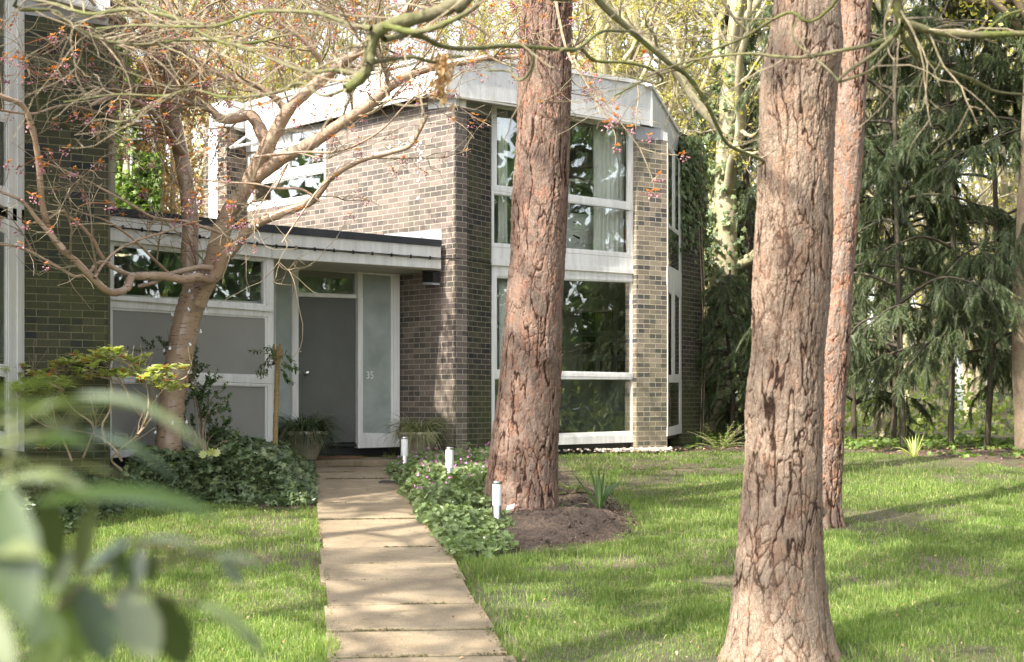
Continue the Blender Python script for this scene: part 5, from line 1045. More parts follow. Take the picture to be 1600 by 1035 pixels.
# dark shrub behind the cherry
ds = thing('dark_shrub', 'dark green fine leaved shrub with arching sprays behind the cherry trunk', 'shrub', loc=P(318, HY, 16.3)*[1, 1, 0]+[0, 0, float(gz(0, 16.3))]); D = 16.25
mb = MB(); L_ = [[(318, 720), (312, 660), (300, 600), (275, 555), (240, 545)], [(318, 720), (315, 650), (300, 590), (268, 560), (262, 515)], [(320, 720), (322, 660), (330, 625), (352, 608)], [(320, 720), (318, 660), (335, 640), (362, 640)], [(322, 720), (325, 690), (345, 668), (355, 665)], [(318, 720), (305, 640), (300, 600), (306, 570)], [(316, 700), (300, 670), (280, 640), (262, 600)], [(318, 700), (312, 640), (318, 610), (330, 600)], [(318, 720), (335, 700), (350, 690), (362, 688)], [(316, 720), (300, 690), (285, 660), (270, 650)], [(320, 720), (312, 630), (300, 570), (296, 545)]]
A = stems(mb, [[P(x, y, D+rng.uniform(-.3, .3)) for x, y in l_] for l_ in L_], .009, .003); p, T, r = sample(A, A[..., 0]*0+.003, 150, .3); P1, R1 = grow(p, nrm(splay(T, .7)+[0, 0, .15]), rng.uniform(.08, .3, 150), .0025, 6, .15, .03, .6); tubes(mb, P1, R1, 4); world(mb.build('stems', M['stem']), ds)
p, T, r = sample(P1, R1, 6500, .1); n = len(p); lm = MB(); scatter(lm, LEAF[0]*[1.1, 1, 1], LEAF[1], p, basis(splay(T, .9), nrm(rdir(n)*.6+[0, -.2, 1.])), rng.uniform(.022, .042, n)); world(lm.build('leaves', M['shrub']), ds)
# pollarded shrub with bare stem by the door
nd = thing('pruned_sapling', 'pruned sapling with bare tan stem and few drooping leaf sprays left of the door', 'sapling', loc=P(431, HY, 17.4)*[1, 1, 0]+[0, 0, float(gz(0, 17.4))]); D = 17.4; mb = MB()
tubes(mb, crs([P(430, 730, D), P(430, 690, D), P(432, 620, D), P(434, 572, D)], 30), .036-.006*np.linspace(0, 1, 30)+.0015*np.sin(np.arange(30)*2.2), 10)
for x, y in ((424, 545), (428, 538), (433, 541), (438, 538), (441, 546)): tubes(mb, crs([P(434, 575, D), P((x+434)/2, 562, D), P(x, y, D+rng.uniform(-.05, .05))], 6), np.full(6, .014), 7)
world(mb.build('stem', M['cane'], smooth=True), nd)
mb = MB(); L_ = [[(434, 560), (415, 550), (392, 548)], [(434, 560), (420, 560), (400, 582)], [(436, 565), (450, 572), (462, 578)], [(434, 565), (412, 568), (405, 588)], [(436, 560), (450, 555), (465, 578)], [(432, 556), (425, 545), (415, 542)], [(436, 570), (448, 590), (455, 598)], [(434, 562), (418, 575), (410, 590)]]
A = stems(mb, [[P(x, y, D+rng.uniform(-.2, .1)) for x, y in l_] for l_ in L_], .004, .002); p, T, r = sample(A, A[..., 0]*0, 260, .1); n = len(p); world(mb.build('sprays', M['stem']), nd); lm = MB(); scatter(lm, LEAF[0]*[.8, 1, 1], LEAF[1], p, basis(nrm(splay(T, .9)+[0, 0, -.4]), nrm(rdir(n)*.5+[0, -.2, 1.])), rng.uniform(.04, .075, n)); world(lm.build('leaves', M['shrub']), nd)
def tuft(name, c, n, L, w, mat, lab, cat='plant', el=(1., 3.), dr=(.05, .3), r=.03, K=7):
    a = rng.uniform(0, 2*PI, n); b = np.stack([np.cos(a)*r, np.sin(a)*r, 0*a], -1)*rng.random(n)[:, None]; mb = MB(); ribbons(mb, b, np.stack([np.cos(a), np.sin(a), rng.uniform(*el, n)], -1), rng.uniform(L*.6, L, n), rng.uniform(w*.7, w, n), rng.uniform(*dr, n), K)
    o = mb.build(name, M[mat]); o.location = [float(v) for v in c]; return tag(o, lab, cat)
q = G(938, 803)+[0, 0, .06]; tuft('sword_leaf_plant', q, 20, .48, .036, 'iris', 'spiky sword leaved plant on the soil mound right of the stout pine', el=(.7, 4), dr=(.02, .2))
tuft('daffodil_clump', G(1090, 702), 40, .40, .022, 'green', 'upright strap leaves beside the right house corner', el=(1.5, 5)); tuft('daffodil_clump', G(1428, 716), 30, .42, .026, 'varieg', 'pale strap leaved clump under the yews at the lawn edge', el=(1., 4))
# rosette / mahonia-like plant between pine and brick
def leafy(name, c, n, L, lm_, mat, lab, m=11, cat='plant', spread=(.2, 1.4), pinn=.05, stemmat='stem'):
    """pinnate sprays from a base"""
    root = thing(name, lab, cat, loc=c); a = rng.uniform(0, 2*PI, n); d = np.stack([np.cos(a), np.sin(a), rng.uniform(*spread, n)], -1); Pp, R = grow(np.zeros((n, 3)), d, rng.uniform(.6, 1, n)*L, .003, 9, .06, -.1, .5); sm = MB(); tubes(sm, Pp, R, 4); sm.build('stems', M[stemmat], root)
    mb = MB(); T = nrm(np.gradient(Pp, axis=1))
    for k in range(2, 9):
        for s in (-1, 1):
            side = nrm(np.cross(T[:, k], [0, 0, 1.])); y = nrm(side*s+T[:, k]*.6); scatter(mb, LEAF[0]*[.9, 1, 1], LEAF[1], Pp[:, k], basis(y, nrm(np.array([0, 0, 1.])+.3*rdir(n))), lm_*rng.uniform(.7, 1.1, n)*(1-.05*k))
    mb.build('leaves', M[mat], root); return root
leafy('evergreen_plant', G(752, 735)+[0, 0, .1], 26, .62, .10, 'ger', 'feathery pale evergreen plant between the stout pine and the brick corner', pinn=.1)
leafy('low_leafy_plant', G(893, 775)+[0, 0, .03], 22, .36, .075, 'green', 'bright leafy seedling close to the right side of the stout pine')
leafy('grey_leafy_plant', G(889, 802)+[0, 0, .06], 16, .24, .06, 'ger', 'small grey green plant at the front right foot of the stout pine', spread=(.1, .6))
leafy('golden_shrub', G(1125, 707), 40, .62, .075, 'green', 'bright yellow green young shrub in the corner right of the house', spread=(.6, 2.))
leafy('creeping_plant', G(672, 838), 9, .2, .06, 'ger', 'small sprawling plant on the bare soil edge beside the path', spread=(.1, .5))
q = thing('ivy_seedling', 'single pale green maple like seedling standing in the ivy', 'seedling', loc=P(331, 720, 15.0)); sm = MB(); tubes(sm, crs([np.zeros(3), [.0, -.02, .05], [0, -.03, .09]], 6), np.full(6, .003), 4); sm.build('stem', M['stem'], q); lm = MB(); scatter(lm, GER[0], GER[1], np.array([[0, -.03, .06], [.03, -.03, .07], [-.06, -.02, .05], [.0, -.05, .09]]), basis(np.array([[0, -.2, 1.], [1, 0, .3], [-1, 0, .5], [.2, -1, .6]]), np.tile([[0, -1., .5]], (4, 1))), .09); lm.build('leaves', M['varieg'], q)
# ---------------------------------------------------------------- climbers
def clump(boxes, n, size, mat, T=LEAF, cl=.5, mb=None, out=None, seed=0):
    mb = mb or MB()
    for (x0, x1, y0, y1, d0, d1) in boxes:
        k = int(n); d = rng.uniform(d0, d1, k*3); px = rng.uniform(x0, x1, k*3); py = rng.uniform(y0, y1, k*3); q = np.stack([(px-HX)/F*d, d, (HY-py)/F*d], -1)
        w = fbm(q*1.6, 3, 5+seed); q = q[w > rng.uniform(-.5, cl, len(w))][:k]; m = len(q)
        scatter(mb, T[0], T[1], q, basis(nrm(rdir(m)+[0, 0, -.5]), nrm(rdir(m)+[-.3, -.6, .6])), rng.uniform(.6, 1.2, m)*size)
    return mb
c = P(195, 636, 25.3); r = thing('climbing_ivy', 'bright green ivy covered column just right of the neighbouring brick wall', 'ivy', loc=c*[1, 1, 0]+[0, 0, -.69]); tb = MB(); tubes(tb, crs([c*[1, 1, 0]+[0, 0, -.8], c+[0, 0, 2], c+[.1, 0, 6.]], 12), np.linspace(.16, .07, 12), 8); world(tb.build('stems', M['palebark']), r)
world(clump([(165, 216, 110, 345, 25.0, 25.8), (160, 200, 60, 140, 25., 25.8), (200, 250, 240, 340, 25.1, 25.5)], 1900, .11, 'green', IVY, .4).build('leaves', M['green']), r)
c = P(270, 636, 25.9); r = thing('dead_climber', 'mass of dry brown climber leaves behind the left cherry stem', 'climber', loc=c*[1, 1, 0]+[0, 0, -.69]); tb = MB(); tubes(tb, np.stack([crs([c*[1, 1, 0]+[o_, 0, -.8], c+[o_*1.5, 0, 2], c+[o_*2, 0, 5.2]], 12) for o_ in (-.4, 0, .35)]), np.full((3, 12), .05), 6); world(tb.build('stems', M['palebark']), r)
world(clump([(198, 322, 120, 345, 25.5, 26.6), (215, 325, 90, 160, 25.5, 26.5)], 4200, .10, 'dead', LEAF, .35).build('leaves', M['dead']), r)
c = LB.pt(1083, 220, .05); r = thing('corner_ivy', 'ivy draped over the far right brick corner of the house', 'ivy', loc=c); lm = MB(); n = 800; u = rng.beta(1.4, 1.6, n); v = rng.beta(1., 2.2, n); ln = 1-.5*vnoise(np.stack([u*5, u*0, u*0], -1), 3)
q = np.array([LB.pt(1063+38*a, 212+190*b*l_, .04+.12*rng.random()) for a, b, l_ in zip(u, v, ln)]); scatter(lm, IVY[0], IVY[1], q, basis(nrm(rdir(n)*.6+[0, 0, -1.]), nrm(rdir(n)*.5+LB.n)), rng.uniform(.06, .11, n)); q = np.array([LB.pt(1098+6*rng.random(), 215+170*rng.random(), rng.uniform(-.4, .1)) for _ in range(260)]); scatter(lm, IVY[0], IVY[1], q, basis(rdir(260), nrm(rdir(260)+[.5, -.3, 0])), .09)
world(lm.build('leaves', M['ivy']), r); tb = MB(); tubes(tb, np.stack([crs([LB.pt(x, 700, .02), LB.pt(x+4, 500, .03), LB.pt(x-2, 350, .03), LB.pt(x, 230, .03)], 12) for x in (1094, 1098)]), np.full((2, 12), .012), 5); world(tb.build('stems', M['stem']), r)
# ---------------------------------------------------------------- yews and other conifers
_sp = []; _f = []
for k in range(9):
    t_ = k/8; z = -.16*t_*t_; w = .22*(1-t_*.65)
    for s in (-1, 1):
        b = len(_sp); _sp += [[0, t_-.06, z], [0, t_+.03, z], [s*w, t_+.12, z-.07]]; _f.append([b, b+1, b+2])
b = len(_sp); _sp += [[-.012, 0, 0], [.012, 0, 0], [0, 1.08, -.17]]; _f.append([b, b+1, b+2])
SPRAY = (np.array(_sp), [np.array(_f)])
def copy_thing(root, loc, rz=0, sc=1, label=None, name=None):
    c = root.copy(); COL.objects.link(c); c.location = [float(v) for v in loc]; c.rotation_euler = (0, 0, rz); c.scale = (sc,)*3
    if label: c['label'] = label
    for ch in list(root.children): k = ch.copy(); COL.objects.link(k); k.parent = c; k.matrix_parent_inverse = ch.matrix_parent_inverse.copy()
    return c
def yew(name, lab, x, d, H, zlo, spread, n1, ns, mat='yew', group=None, bark='darkbark', r0=.05, sl=.21, hang=-.9, nstem=1):
    root = thing(name, lab, 'tree', group, loc=(x, d, float(gz(x, d)))); tb = MB(); stems_ = []
    for k in range(nstem):
        o = np.array([(0, -.75, .55)[k]+rng.uniform(-.1, .1), rng.uniform(-.3, .3)*(k > 0), -.1]); stems_.append(crs([o, o*1.2+[.05, 0, H*.35], o*1.1+[-.05, .05, H*.7], o*1.+[0, 0, H]], 20))
    st = np.stack(stems_); tubes(tb, st, np.tile(np.linspace(r0, .02, 20), (nstem, 1)), 9)
    i = rng.integers(0, nstem, n1); zz = zlo+(H-zlo)*rng.random(n1)**1.05*.97; q = np.stack([np.array([np.interp(z_, st[a, :, 2], st[a, :, c]) for c in range(3)]) for a, z_ in zip(i, zz)])
    a = rng.uniform(0, 2*PI, n1); Ls = spread*(1.1-.75*((zz-zlo)/(H-zlo))**1.6)*rng.uniform(.65, 1.1, n1); P1, R1 = grow(q, np.stack([np.cos(a), np.sin(a), np.full(n1, .55)], -1), Ls, .03, 10, .08, -.13, .25); tubes(tb, P1, R1, 5)
    p, T, r = sample(P1, R1, n1*11, .25); P2, R2 = grow(p, nrm(splay(T, .75)*[1, 1, .35]+[0, 0, -.12]), rng.uniform(.3, .95, len(p)), .008, 7, .12, -.16, .4); tubes(tb, P2, R2, 3)
    tb.build('trunk', M[bark], root, True)
    p, T, r = sample(P2, R2, ns, .05); y = nrm(T*.7+[0, 0, hang]+rng.normal(size=T.shape)*.38); mb = MB(); n = len(p)
    scatter(mb, SPRAY[0], SPRAY[1], p, basis(y, nrm(rdir(n)+[0, -.4, .25])), rng.uniform(.5, 1.15, n)*sl); mb.build('crown', M[mat], root); return root
yg = 'dark drooping yews along the lawn edge'
xp = lambda px, d: (px-HX)/F*d
Y1 = yew('yew_tree', 'tall dark drooping yew with several thin stems at the right edge of the lawn', xp(1485, 22.6), 22.6, 9.6, 1.2, 2.5, 92, 30000, group=yg, nstem=3)
Y2 = yew('yew_tree', 'dark yew standing close behind the orange barked pine', xp(1395, 25.2), 25.2, 8.6, .7, 2.1, 80, 21000, group=yg, nstem=2)
copy_thing(Y1, (xp(1700, 22.2), 22.2, gz(0, 22.2)), 2.1, 1.05, 'yew at the far right edge of the photo, partly cut off by it')
copy_thing(Y1, (12.5, 19.5, gz(0, 20)), 1., 1., 'dark yew right of the view, seen only mirrored in the windows'); copy_thing(Y2, (11.5, 13.5, gz(0, 13.5)), 4., 1.25, 'nearer yew to the right of the view, seen only mirrored in the windows'); copy_thing(Y1, (14, 10, gz(0, 12)), 3., 1.2, 'back yew to the right of the view, seen only mirrored in the windows'); copy_thing(Y1, (15.5, 24, gz(0, 24)), 5., 1.2, 'farthest yew right of the view, seen only mirrored in the windows')
yew('conifer_shrub', 'young dark conifer filling the gap between house corner and nearest pine', xp(1142, 25.0), 25.0, 3.2, .3, .8, 26, 1500, 'yew2', None, r0=.05, sl=.26, hang=-.35)
yew('hanging_conifer', 'conifer behind the house whose drooping boughs hang left of the nearest pine', xp(1165, 29.0), 29.0, 9.6, 3.4, 1.4, 30, 2400, 'yew', None, r0=.12, sl=.42)
# the broad trunk at the right edge
br = thing('broad_trunk_tree', 'broad brown tree trunk at the right edge of the photo beside the yews', 'tree', loc=(xp(1614, 21.2), 21.2, float(gz(0, 21.2)))); tb = MB(); tubes(tb, crs([[.06, 0, -.2], [.0, 0, .5], [-.06, 0, 2.], [.05, 0, 5], [.2, 0, 9]], 40), (np.linspace(.30, .18, 40)+.10*np.exp(-np.arange(40)/2.)), 20)
P1, R1 = grow(np.tile([[.1, 0, 5.]], (14, 1))+np.stack([np.zeros(14), np.zeros(14), rng.uniform(0, 4, 14)], -1), np.stack([np.cos(np.arange(14.)*2.4), np.sin(np.arange(14.)*2.4), np.full(14, .7)], -1), 3., .07, 9, .15); tubes(tb, P1, R1, 6); tb.build('trunk', M['brownbark'], br, True)
p, T, r = sample(P1, R1, 2500, .2); lm = MB(); scatter(lm, LEAF[0]*[1.2, 1, 1], LEAF[1], p+rng.normal(size=p.shape)*.25, basis(rdir(len(p)), rdir(len(p))), .09); lm.build('crown', M['spring'], br)
# ---------------------------------------------------------------- bare spring trees
def bare(name, lab, x, d, H, r0, group, leaf='spring', nl=8000, ivy=0, lean=(0, 0), fork=.45, seed=0):
    root = thing(name, lab, 'tree', group, loc=(x, d, float(gz(x, d)))); tb = MB(); c = crs([[0, 0, -.2], [lean[0]*.2+.1, 0, H*.25], [lean[0]*.6-.1, lean[1]*.5, H*.5], [lean[0], lean[1], H*.8], [lean[0]*1.1, lean[1], H]], 26)
    tubes(tb, c, np.linspace(r0, .04, 26)+r0*.35*np.exp(-np.arange(26)/1.5), 12)
    n1 = 17; zz = np.linspace(H*.28, H*.95, n1)+rng.uniform(-.3, .3, n1); q = np.stack([np.interp(zz, c[:, 2], c[:, k]) for k in range(3)], -1); a = np.arange(n1)*2.4+rng.uniform(-.5, .5, n1)
    P1, R1 = grow(q, np.stack([np.cos(a), np.sin(a), np.full(n1, 1.0)], -1), H*.42*(1.1-.6*zz/H), r0*.42*(1.1-zz/H)+.02, 11, .17, .02, .3); tubes(tb, P1, R1, 7)
    p, T, r = sample(P1, R1, 120, .15); P2, R2 = grow(p, splay(T, .75), rng.uniform(1., 2.6, 120), r*.5+.006, 9, .17, .02, .35); tubes(tb, P2, R2, 5)
    tb.build('trunk', M['palebark'], root, True); tw = MB()
    p, T, r = sample(P2, R2, 800, .1); P3, R3 = grow(p, splay(T, .7), rng.uniform(.5, 1.4, 800), .009, 7, .2, .02, .45); tubes(tw, P3, R3, 3)
    p, T, r = sample(P3, R3, 2300, .1); P4, R4 = grow(p, splay(T, .7), rng.uniform(.2, .7, 2300), .0045, 5, .2, .0, .6); tubes(tw, P4, R4, 3); tw.build('twigs', M['twig'], root)
    p, T, r = sample(P4, R4, nl, .3); m = 2; p = np.repeat(p, m, 0)+rng.normal(size=(nl*m, 3))*.04; lm = MB(); scatter(lm, LEAF[0][[0, 1, 3, 7]]*[1.6, 1, 1], [np.array([[0, 2, 1], [1, 2, 3]])], p, basis(rdir(len(p)), rdir(len(p))), rng.uniform(.04, .085, len(p))); lm.build('leaves', M[leaf], root)
    if ivy:
        t_ = rng.random(ivy)**1.2*.6; i = (t_*25).astype(int); an = rng.uniform(0, 2*PI, ivy); cc = c[i]; rr = (np.linspace(r0, .04, 26)[i]+.04+.16*rng.random(ivy)); q = cc+np.stack([np.cos(an)*rr, np.sin(an)*rr, rng.uniform(-.4, .4, ivy)], -1); im = MB(); scatter(im, IVY[0], IVY[1], q, basis(nrm(rdir(ivy)+[0, 0, -.7]), nrm(rdir(ivy)*.5+np.stack([np.cos(an), np.sin(an), 0*an+.3], -1))), rng.uniform(.08, .14, ivy)); im.build('climbing_ivy', M['ivy'], root)
    return root
bg_ = 'bare spring trees behind the house'
T1 = bare('spring_tree', 'ivy clad pale tree just beyond the right corner of the house', xp(1112, 28.), 28., 13, .34, bg_, ivy=1700, lean=(.7, 0))
T2 = bare('spring_tree', 'pale bare tree with yellow green buds rising behind the right end of the roof', xp(1040, 35.), 35., 15, .34, bg_, ivy=1500, lean=(-.8, .3))
T3 = bare('spring_tree', 'slim bare tree with fresh yellow leaves above the middle of the roof', xp(935, 41), 41, 14, .24, bg_, lean=(.5, 0), nl=11000)
desc = [(T2, 985, 33, .4, .85, 'bare tree right behind the roof between the stout pine and the roof end'), (T3, 880, 38, 2., 1.0, 'bare yellow budding tree peeping out right of the stout pine top'), (T1, 1180, 38, 3., 1.1, 'pale ivy grown tree seen through the gap left of the nearest pine'), (T2, 1255, 44, 1.2, 1.1, 'distant bare tree hidden mostly behind the nearest pine'), (T3, 1385, 31, 4., .95, 'bare tree in the bright sky gap right of the orange pine'), (T1, 1465, 40, 5., 1., 'pale tree trunk glimpsed through the low yew boughs'), (T2, 1560, 36, 2.4, .9, 'pale tree behind the rightmost yews'), (T3, 740, 44, 1., 1.05, 'bare tree behind the highest point of the white roof'), (T2, 610, 40, 5.5, 1., 'bare budding tree above the long sunlit brick wall'), (T3, 500, 36, 3.3, 1.05, 'yellow budding tree behind the upper cherry limbs'), (T2, 400, 42, .9, 1.1, 'bare tree above the brick column with white panel'), (T3, 300, 33, 2.6, 1., 'bare tree above the dry brown climber'), (T2, 215, 39, 4.4, 1., 'bare tree standing behind the bright green ivy column'), (T3, 120, 46, 1.9, 1.1, 'bare tree mostly hidden by the neighbouring house'), (T1, 1330, 50, .3, 1.2, 'far bare tree between the nearest pine and the yews')]
for r, px, d, rz, s_, lab in desc: copy_thing(r, (xp(px, d), d, gz(0, d)), rz, s_, lab)
# far wood: trunks, twigs and pale green mass, uncountable
mb = MB(); n = 230; d = rng.uniform(52, 95, n); x = rng.uniform(-.62, .75, n)*d; hh = rng.uniform(9, 17, n); b = np.stack([x, d, np.full(n, -.9)], -1); c1 = b+np.stack([rng.normal(size=n)*.8, 0*d, hh], -1); tubes(mb, np.stack([b, (b+c1)/2+rng.normal(size=(n, 3))*.2, c1], 1), np.stack([np.full(n, .22), np.full(n, .15), np.full(n, .03)], 1), 6)
PT = np.stack([b, (b+c1)/2, c1], 1); p, T, r = sample(PT, np.ones((n, 3))*.1, 5200, .2); P2, R2 = grow(p, nrm(splay(T, .9)), rng.uniform(1, 3.6, 5200), .035, 6, .2, 0, .3); tubes(mb, P2, R2, 3)
tag(mb.build('far_wood', M['palebark']), 'far wood of bare trunks and fine branches behind everything', 'woodland', kind='stuff')
p, T, r = sample(P2, R2, 52000, .1); p = p+rng.normal(size=p.shape)*.5; lm = MB(); scatter(lm, LEAF[0][[0, 1, 3, 7]]*[1.7, 1, 1], [np.array([[0, 2, 1], [1, 2, 3]])], p, basis(rdir(len(p)), rdir(len(p))), rng.uniform(.12, .26, len(p))); tag(lm.build('far_wood_leaves', M['spring']), 'haze of fresh yellow green leaves in the far wood', 'leaves', kind='stuff')
n = 26000; d = rng.uniform(30, 60, n); x = rng.uniform(-.55, .62, n)*d; e_ = np.arange(n) < 6000; d[e_] = rng.uniform(9, 27, 6000); x[e_] = rng.uniform(10.5, 17, 6000); w = fbm(np.stack([x*.35, d*.35, 0*x], -1), 3, 6); hh = np.clip(1.1+2.2*w, .15, 3.)*rng.random(n); q = np.stack([x, d, -.7+hh], -1); lm = MB(); scatter(lm, LEAF[0][[0, 1, 3, 7]]*[1.8, 1, 1], [np.array([[0, 2, 1], [1, 2, 3]])], q, basis(rdir(n), nrm(rdir(n)+[0, 0, .6])), rng.uniform(.09, .2, n)); tag(lm.build('undergrowth', M['under']), 'bright undergrowth of brambles and saplings behind the yews', 'undergrowth', kind='stuff')
# ---------------------------------------------------------------- trees beside and behind the viewer: they shade lawn and path
def shade(x, y, ch, lab, spread=2.6, tuft_=1500, n1=22):
    root = thing('pine_tree', lab, 'tree', 'tall pines on the lawn', loc=(x, y, float(gz(x, y)))); tb = MB(); pt = crs([[x, y, -1.8], [x+.1, y, 2], [x, y+.1, ch[0]], [x+.2, y, ch[1]]], 20); tubes(tb, pt, np.linspace(.24, .06, 20), 12); pine_crown(root, tb, pt, ch, n1, spread, tuft_); return root
S1 = shade(-7.0, 7.6, (6.5, 10.5), 'pine to the left of the view whose crown shades the path')
for x, y, rz, sc, lab in ((-4.4, 4.0, 5.3, 1.15, 'pine left of the viewer shading the path middle'), (-2.2, .8, 1.3, 1.1, 'pine just behind the viewer shading the middle of the lawn'), (2.4, 1.2, 2.9, 1.0, 'pine close behind the viewer to the right shading the near lawn'), (-8.5, 3.2, 4.2, 1.1, 'pine far to the left behind the viewer')):
    copy_thing(S1, (x, y, gz(x, y)), rz, sc, lab)
n = 42000; y = rng.uniform(-6, 34, n); x = 17+rng.uniform(0, 7, n)+1.5*np.sin(y*.7); z = -.8+11.5*rng.random(n)*(.75+.25*vnoise(np.stack([y*.5, x*.3, 0*x], -1), 3)); q = np.stack([x, y, z], -1); q = q[fbm(q*.55, 3, 8) > -.12]; n = len(q); lm = MB()
scatter(lm, LEAF[0][[0, 1, 3, 7]]*[2., 1, 1], [np.array([[0, 2, 1], [1, 2, 3]])], q, basis(rdir(n), nrm(rdir(n)+[-.6, 0, .4])), rng.uniform(.25, .5, n)); y = rng.uniform(-6, 34, 40); b = np.stack([17+6*rng.random(40), y, 0*y-1], -1); tubes(lm, np.stack([b, b+[.2, 0, 5], b+[0, .2, 10]], 1), np.full((40, 3), .16), 6)
n = 16000; y = rng.uniform(12, 42, n); x = -22-rng.uniform(0, 6, n); z = -.8+9*rng.random(n); q = np.stack([x, y, z], -1); q = q[fbm(q*.5, 3, 18) > -.05]; n = len(q)
scatter(lm, LEAF[0][[0, 1, 3, 7]]*[2., 1, 1], [np.array([[0, 2, 1], [1, 2, 3]])], q, basis(rdir(n), nrm(rdir(n)+[.6, 0, .4])), rng.uniform(.25, .5, n)); tag(lm.build('side_wood', M['shrub']), 'dark woods far to either side of the view, mirrored in the house windows', 'woodland', kind='stuff')
# ---------------------------------------------------------------- foreground mahonia, close to the lens
mh = thing('mahonia', 'large out of focus evergreen with long glossy leaflets very close at the lower left', 'shrub', loc=(-.62, 1.25, -1.6)); lm, stm = MB(), MB()
def bigleaf(p0, p1, w, sag=.15, tw=0., nrm_=(0, -.4, 1.)):
    p0, p1 = np.array(p0), np.array(p1); L_ = np.linalg.norm(p1-p0); K = 12; u = np.linspace(0, 1, K); c = p0+(p1-p0)*u[:, None]+np.array([0, 0, 1.])*(sag*L_*4*u*(1-u))[:, None]; T = nrm(np.gradient(c, axis=0)); z = nrm(np.array(nrm_)+.001); s_ = nrm(np.cross(T, z)); up = np.cross(s_, T)
    prof = np.sin(PI*np.clip(u*.93+.04, 0, 1))**.75*w*.5*(1+.10*np.cos(u*K*PI)); V = np.stack([c-s_*prof[:, None]+up*(prof*.25)[:, None], c, c+s_*prof[:, None]+up*(prof*.25)[:, None]], 1).reshape(-1, 3)
    f = np.array([[k*3+j, k*3+j+1, k*3+j+4, k*3+j+3] for k in range(K-1) for j in (0, 1)]); lm.add(V, f)
LV = [((-40, 625), (130, 600), 1.02, .022, .05, (.1, .2, 1)), ((60, 700), (190, 630), 1.0, .02, .1, (-.2, -.2, 1)), ((-60, 712), (150, 700), .97, .03, .08, (0, -.4, 1)), ((-50, 640), (180, 668), 1.0, .028, .1, (.1, .1, 1)), ((40, 690), (270, 745), 1.0, .02, .14, (.2, -.3, 1)), ((-60, 860), (80, 905), .92, .03, .08, (0, -.7, .6)), ((110, 905), (125, 1040), 1.0, .036, 0., (-.1, -.9, .2)), ((60, 940), (90, 1060), .98, .036, 0., (.3, -.8, .2)), ((350, 870), (378, 915), 1.07, .014, 0., (0, -1, .3)), ((220, 855), (205, 925), 1.05, .022, 0., (-.2, -1, .3)), ((20, 668), (320, 705), .95, .030, .20, (.3, -.2, 1)), ((-60, 655), (235, 640), .9, .026, .06, (0, .2, 1)), ((-40, 690), (210, 640), .98, .030, .12, (0, .1, 1)), ((60, 788), (345, 812), .92, .028, .09, (0, -.6, 1)), ((-80, 700), (40, 720), 1., .04, .1, (0, -.5, 1)), ((-60, 800), (140, 770), .95, .035, .15, (0, -.3, 1)),
 ((10, 760), (40, 980), .85, .040, .0, (.2, -1, .2)), ((-40, 770), (-5, 960), .88, .034, .0, (-.2, -1, .1)), ((70, 770), (90, 880), .95, .028, .0, (.3, -1, .3)), ((150, 790), (120, 900), .95, .03, 0., (-.3, -1, .2)), ((-60, 800), (30, 790), .9, .03, .1, (0, -.5, 1)),
 ((130, 915), (165, 1035), 1.0, .040, .0, (.5, -.5, .2)), ((190, 920), (240, 1030), 1.02, .044, .0, (.3, -.8, .1)), ((245, 930), (290, 1040), 1.04, .040, 0., (.2, -.9, .2)), ((305, 945), (415, 1030), 1.04, .020, .12, (.2, -.5, 1)), ((100, 1000), (40, 1090), .95, .04, 0., (0, -.8, .4)), ((-40, 960), (20, 1060), .9, .03, 0., (0, -1, .2)),
 ((190, 838), (178, 915), 1.03, .020, 0., (.1, -1, .3)), ((240, 860), (235, 915), 1.06, .016, 0., (.5, -.8, .3)), ((275, 862), (262, 890), 1.08, .012, 0, (.3, -1, .2)), ((330, 872), (415, 890), 1.08, .013, .1, (0, -.3, 1)), ((300, 862), (372, 905), 1.08, .014, .08, (0, -.5, 1)), ((210, 845), (120, 905), 1.0, .022, .05, (0, -.6, 1)), ((205, 850), (320, 862), 1.05, .016, .1, (0, -.2, 1)), ((110, 860), (75, 930), .98, .024, 0., (-.2, -1, .2)),
 ((-100, 655), (50, 640), 1.05, .034, .06, (0, .3, 1)), ((60, 650), (120, 700), 1., .02, .1, (.3, -.4, 1)), ((-90, 880), (60, 870), .85, .034, .1, (0, -.6, 1)), ((-80, 740), (200, 745), 1.1, .026, .06, (0, .1, 1)), ((-100, 930), (20, 1040), .8, .04, .05, (-.2, -.8, .6))]
for (a, b, d, w, sg, nn_) in LV: bigleaf(P(*a, d), P(*b, d+rng.uniform(-.03, .05)), w*.74, sg, 0, nn_)
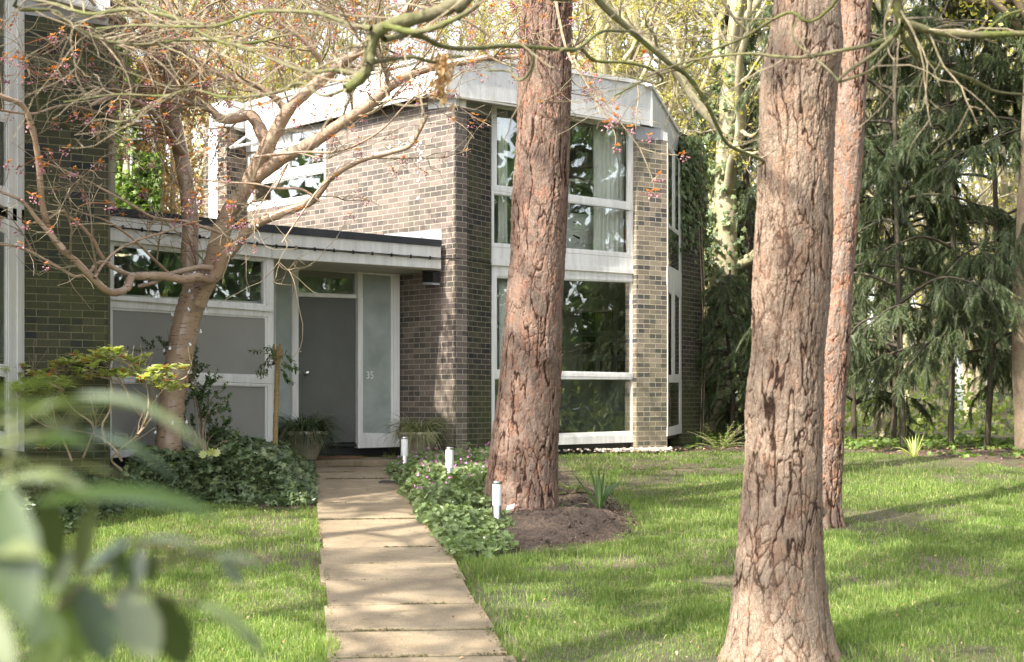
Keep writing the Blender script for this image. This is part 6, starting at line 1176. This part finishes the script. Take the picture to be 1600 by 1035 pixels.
for l_ in ([(-120, 1100, .9), (-60, 900, .92), (0, 780, .95), (20, 668, .97), (-20, 660, 1.0)], [(-100, 1000, .95), (60, 960, .98), (130, 910, 1.0), (200, 850, 1.02), (260, 858, 1.05), (330, 870, 1.08)], [(0, 780, .95), (60, 768, .95), (150, 785, .95)], [(60, 960, .98), (190, 922, 1.02), (305, 945, 1.04)], [(-60, 700, .95), (20, 690, .95), (120, 660, .96)]):
    w_ = crs([P(*q) for q in l_], 24); tubes(stm, w_, np.full(24, .0022), 8)
tubes(stm, crs([[-.62, 1.25, -1.65], [-.6, 1.15, -1.], P(-120, 1100, .9)], 16), np.full(16, .012), 8)
world(stm.build('stems', M['greenstem'], smooth=True), mh); world(lm.build('leaves', M['maho'], smooth=True), mh)
# ---------------------------------------------------------------- camera, light
cam = bpy.data.cameras.new('camera'); co_ = bpy.data.objects.new('camera', cam); COL.objects.link(co_)
co_.rotation_euler = (PI/2, 0, 0); cam.sensor_width = 36; cam.lens = 36*F/1600; cam.shift_y = (HY-517.5)/1600; cam.clip_start = .05; cam.clip_end = 1500
cam.dof.use_dof = True; cam.dof.focus_distance = 16.5; cam.dof.aperture_fstop = 4.4; cam.dof.aperture_blades = 9
S.camera = co_
sd = nrm(np.array([-.50, -.50, .70]))
w = bpy.data.worlds.new('World'); S.world = w; w.use_nodes = True; nt = w.node_tree; bg = nt.nodes['Background']
sky = nt.nodes.new('ShaderNodeTexSky'); sky.sky_type = 'NISHITA'; sky.sun_disc = False; sky.sun_elevation = math.asin(sd[2]); sky.sun_rotation = math.atan2(sd[0], sd[1]); sky.dust_density = 2.5; sky.air_density = 1.; sky.ozone_density = 1.
hs = nt.nodes.new('ShaderNodeHueSaturation'); hs.inputs['Saturation'].default_value = .34; nt.links.new(sky.outputs[0], hs.inputs['Color']); nt.links.new(hs.outputs[0], bg.inputs[0]); bg.inputs[1].default_value = .15
L = bpy.data.lights.new('sun', 'SUN'); L.energy = 2.9; L.angle = math.radians(.55); L.color = (1, .93, .82); lo = bpy.data.objects.new('sun', L); COL.objects.link(lo)
lo.rotation_euler = Vector([float(v) for v in sd]).to_track_quat('Z', 'Y').to_euler()
S.view_settings.view_transform = 'Standard'; S.view_settings.look = 'None'; S.view_settings.exposure = 2.2; S.view_settings.gamma = 1
S.cycles.max_bounces = 6; S.cycles.transparent_max_bounces = 16
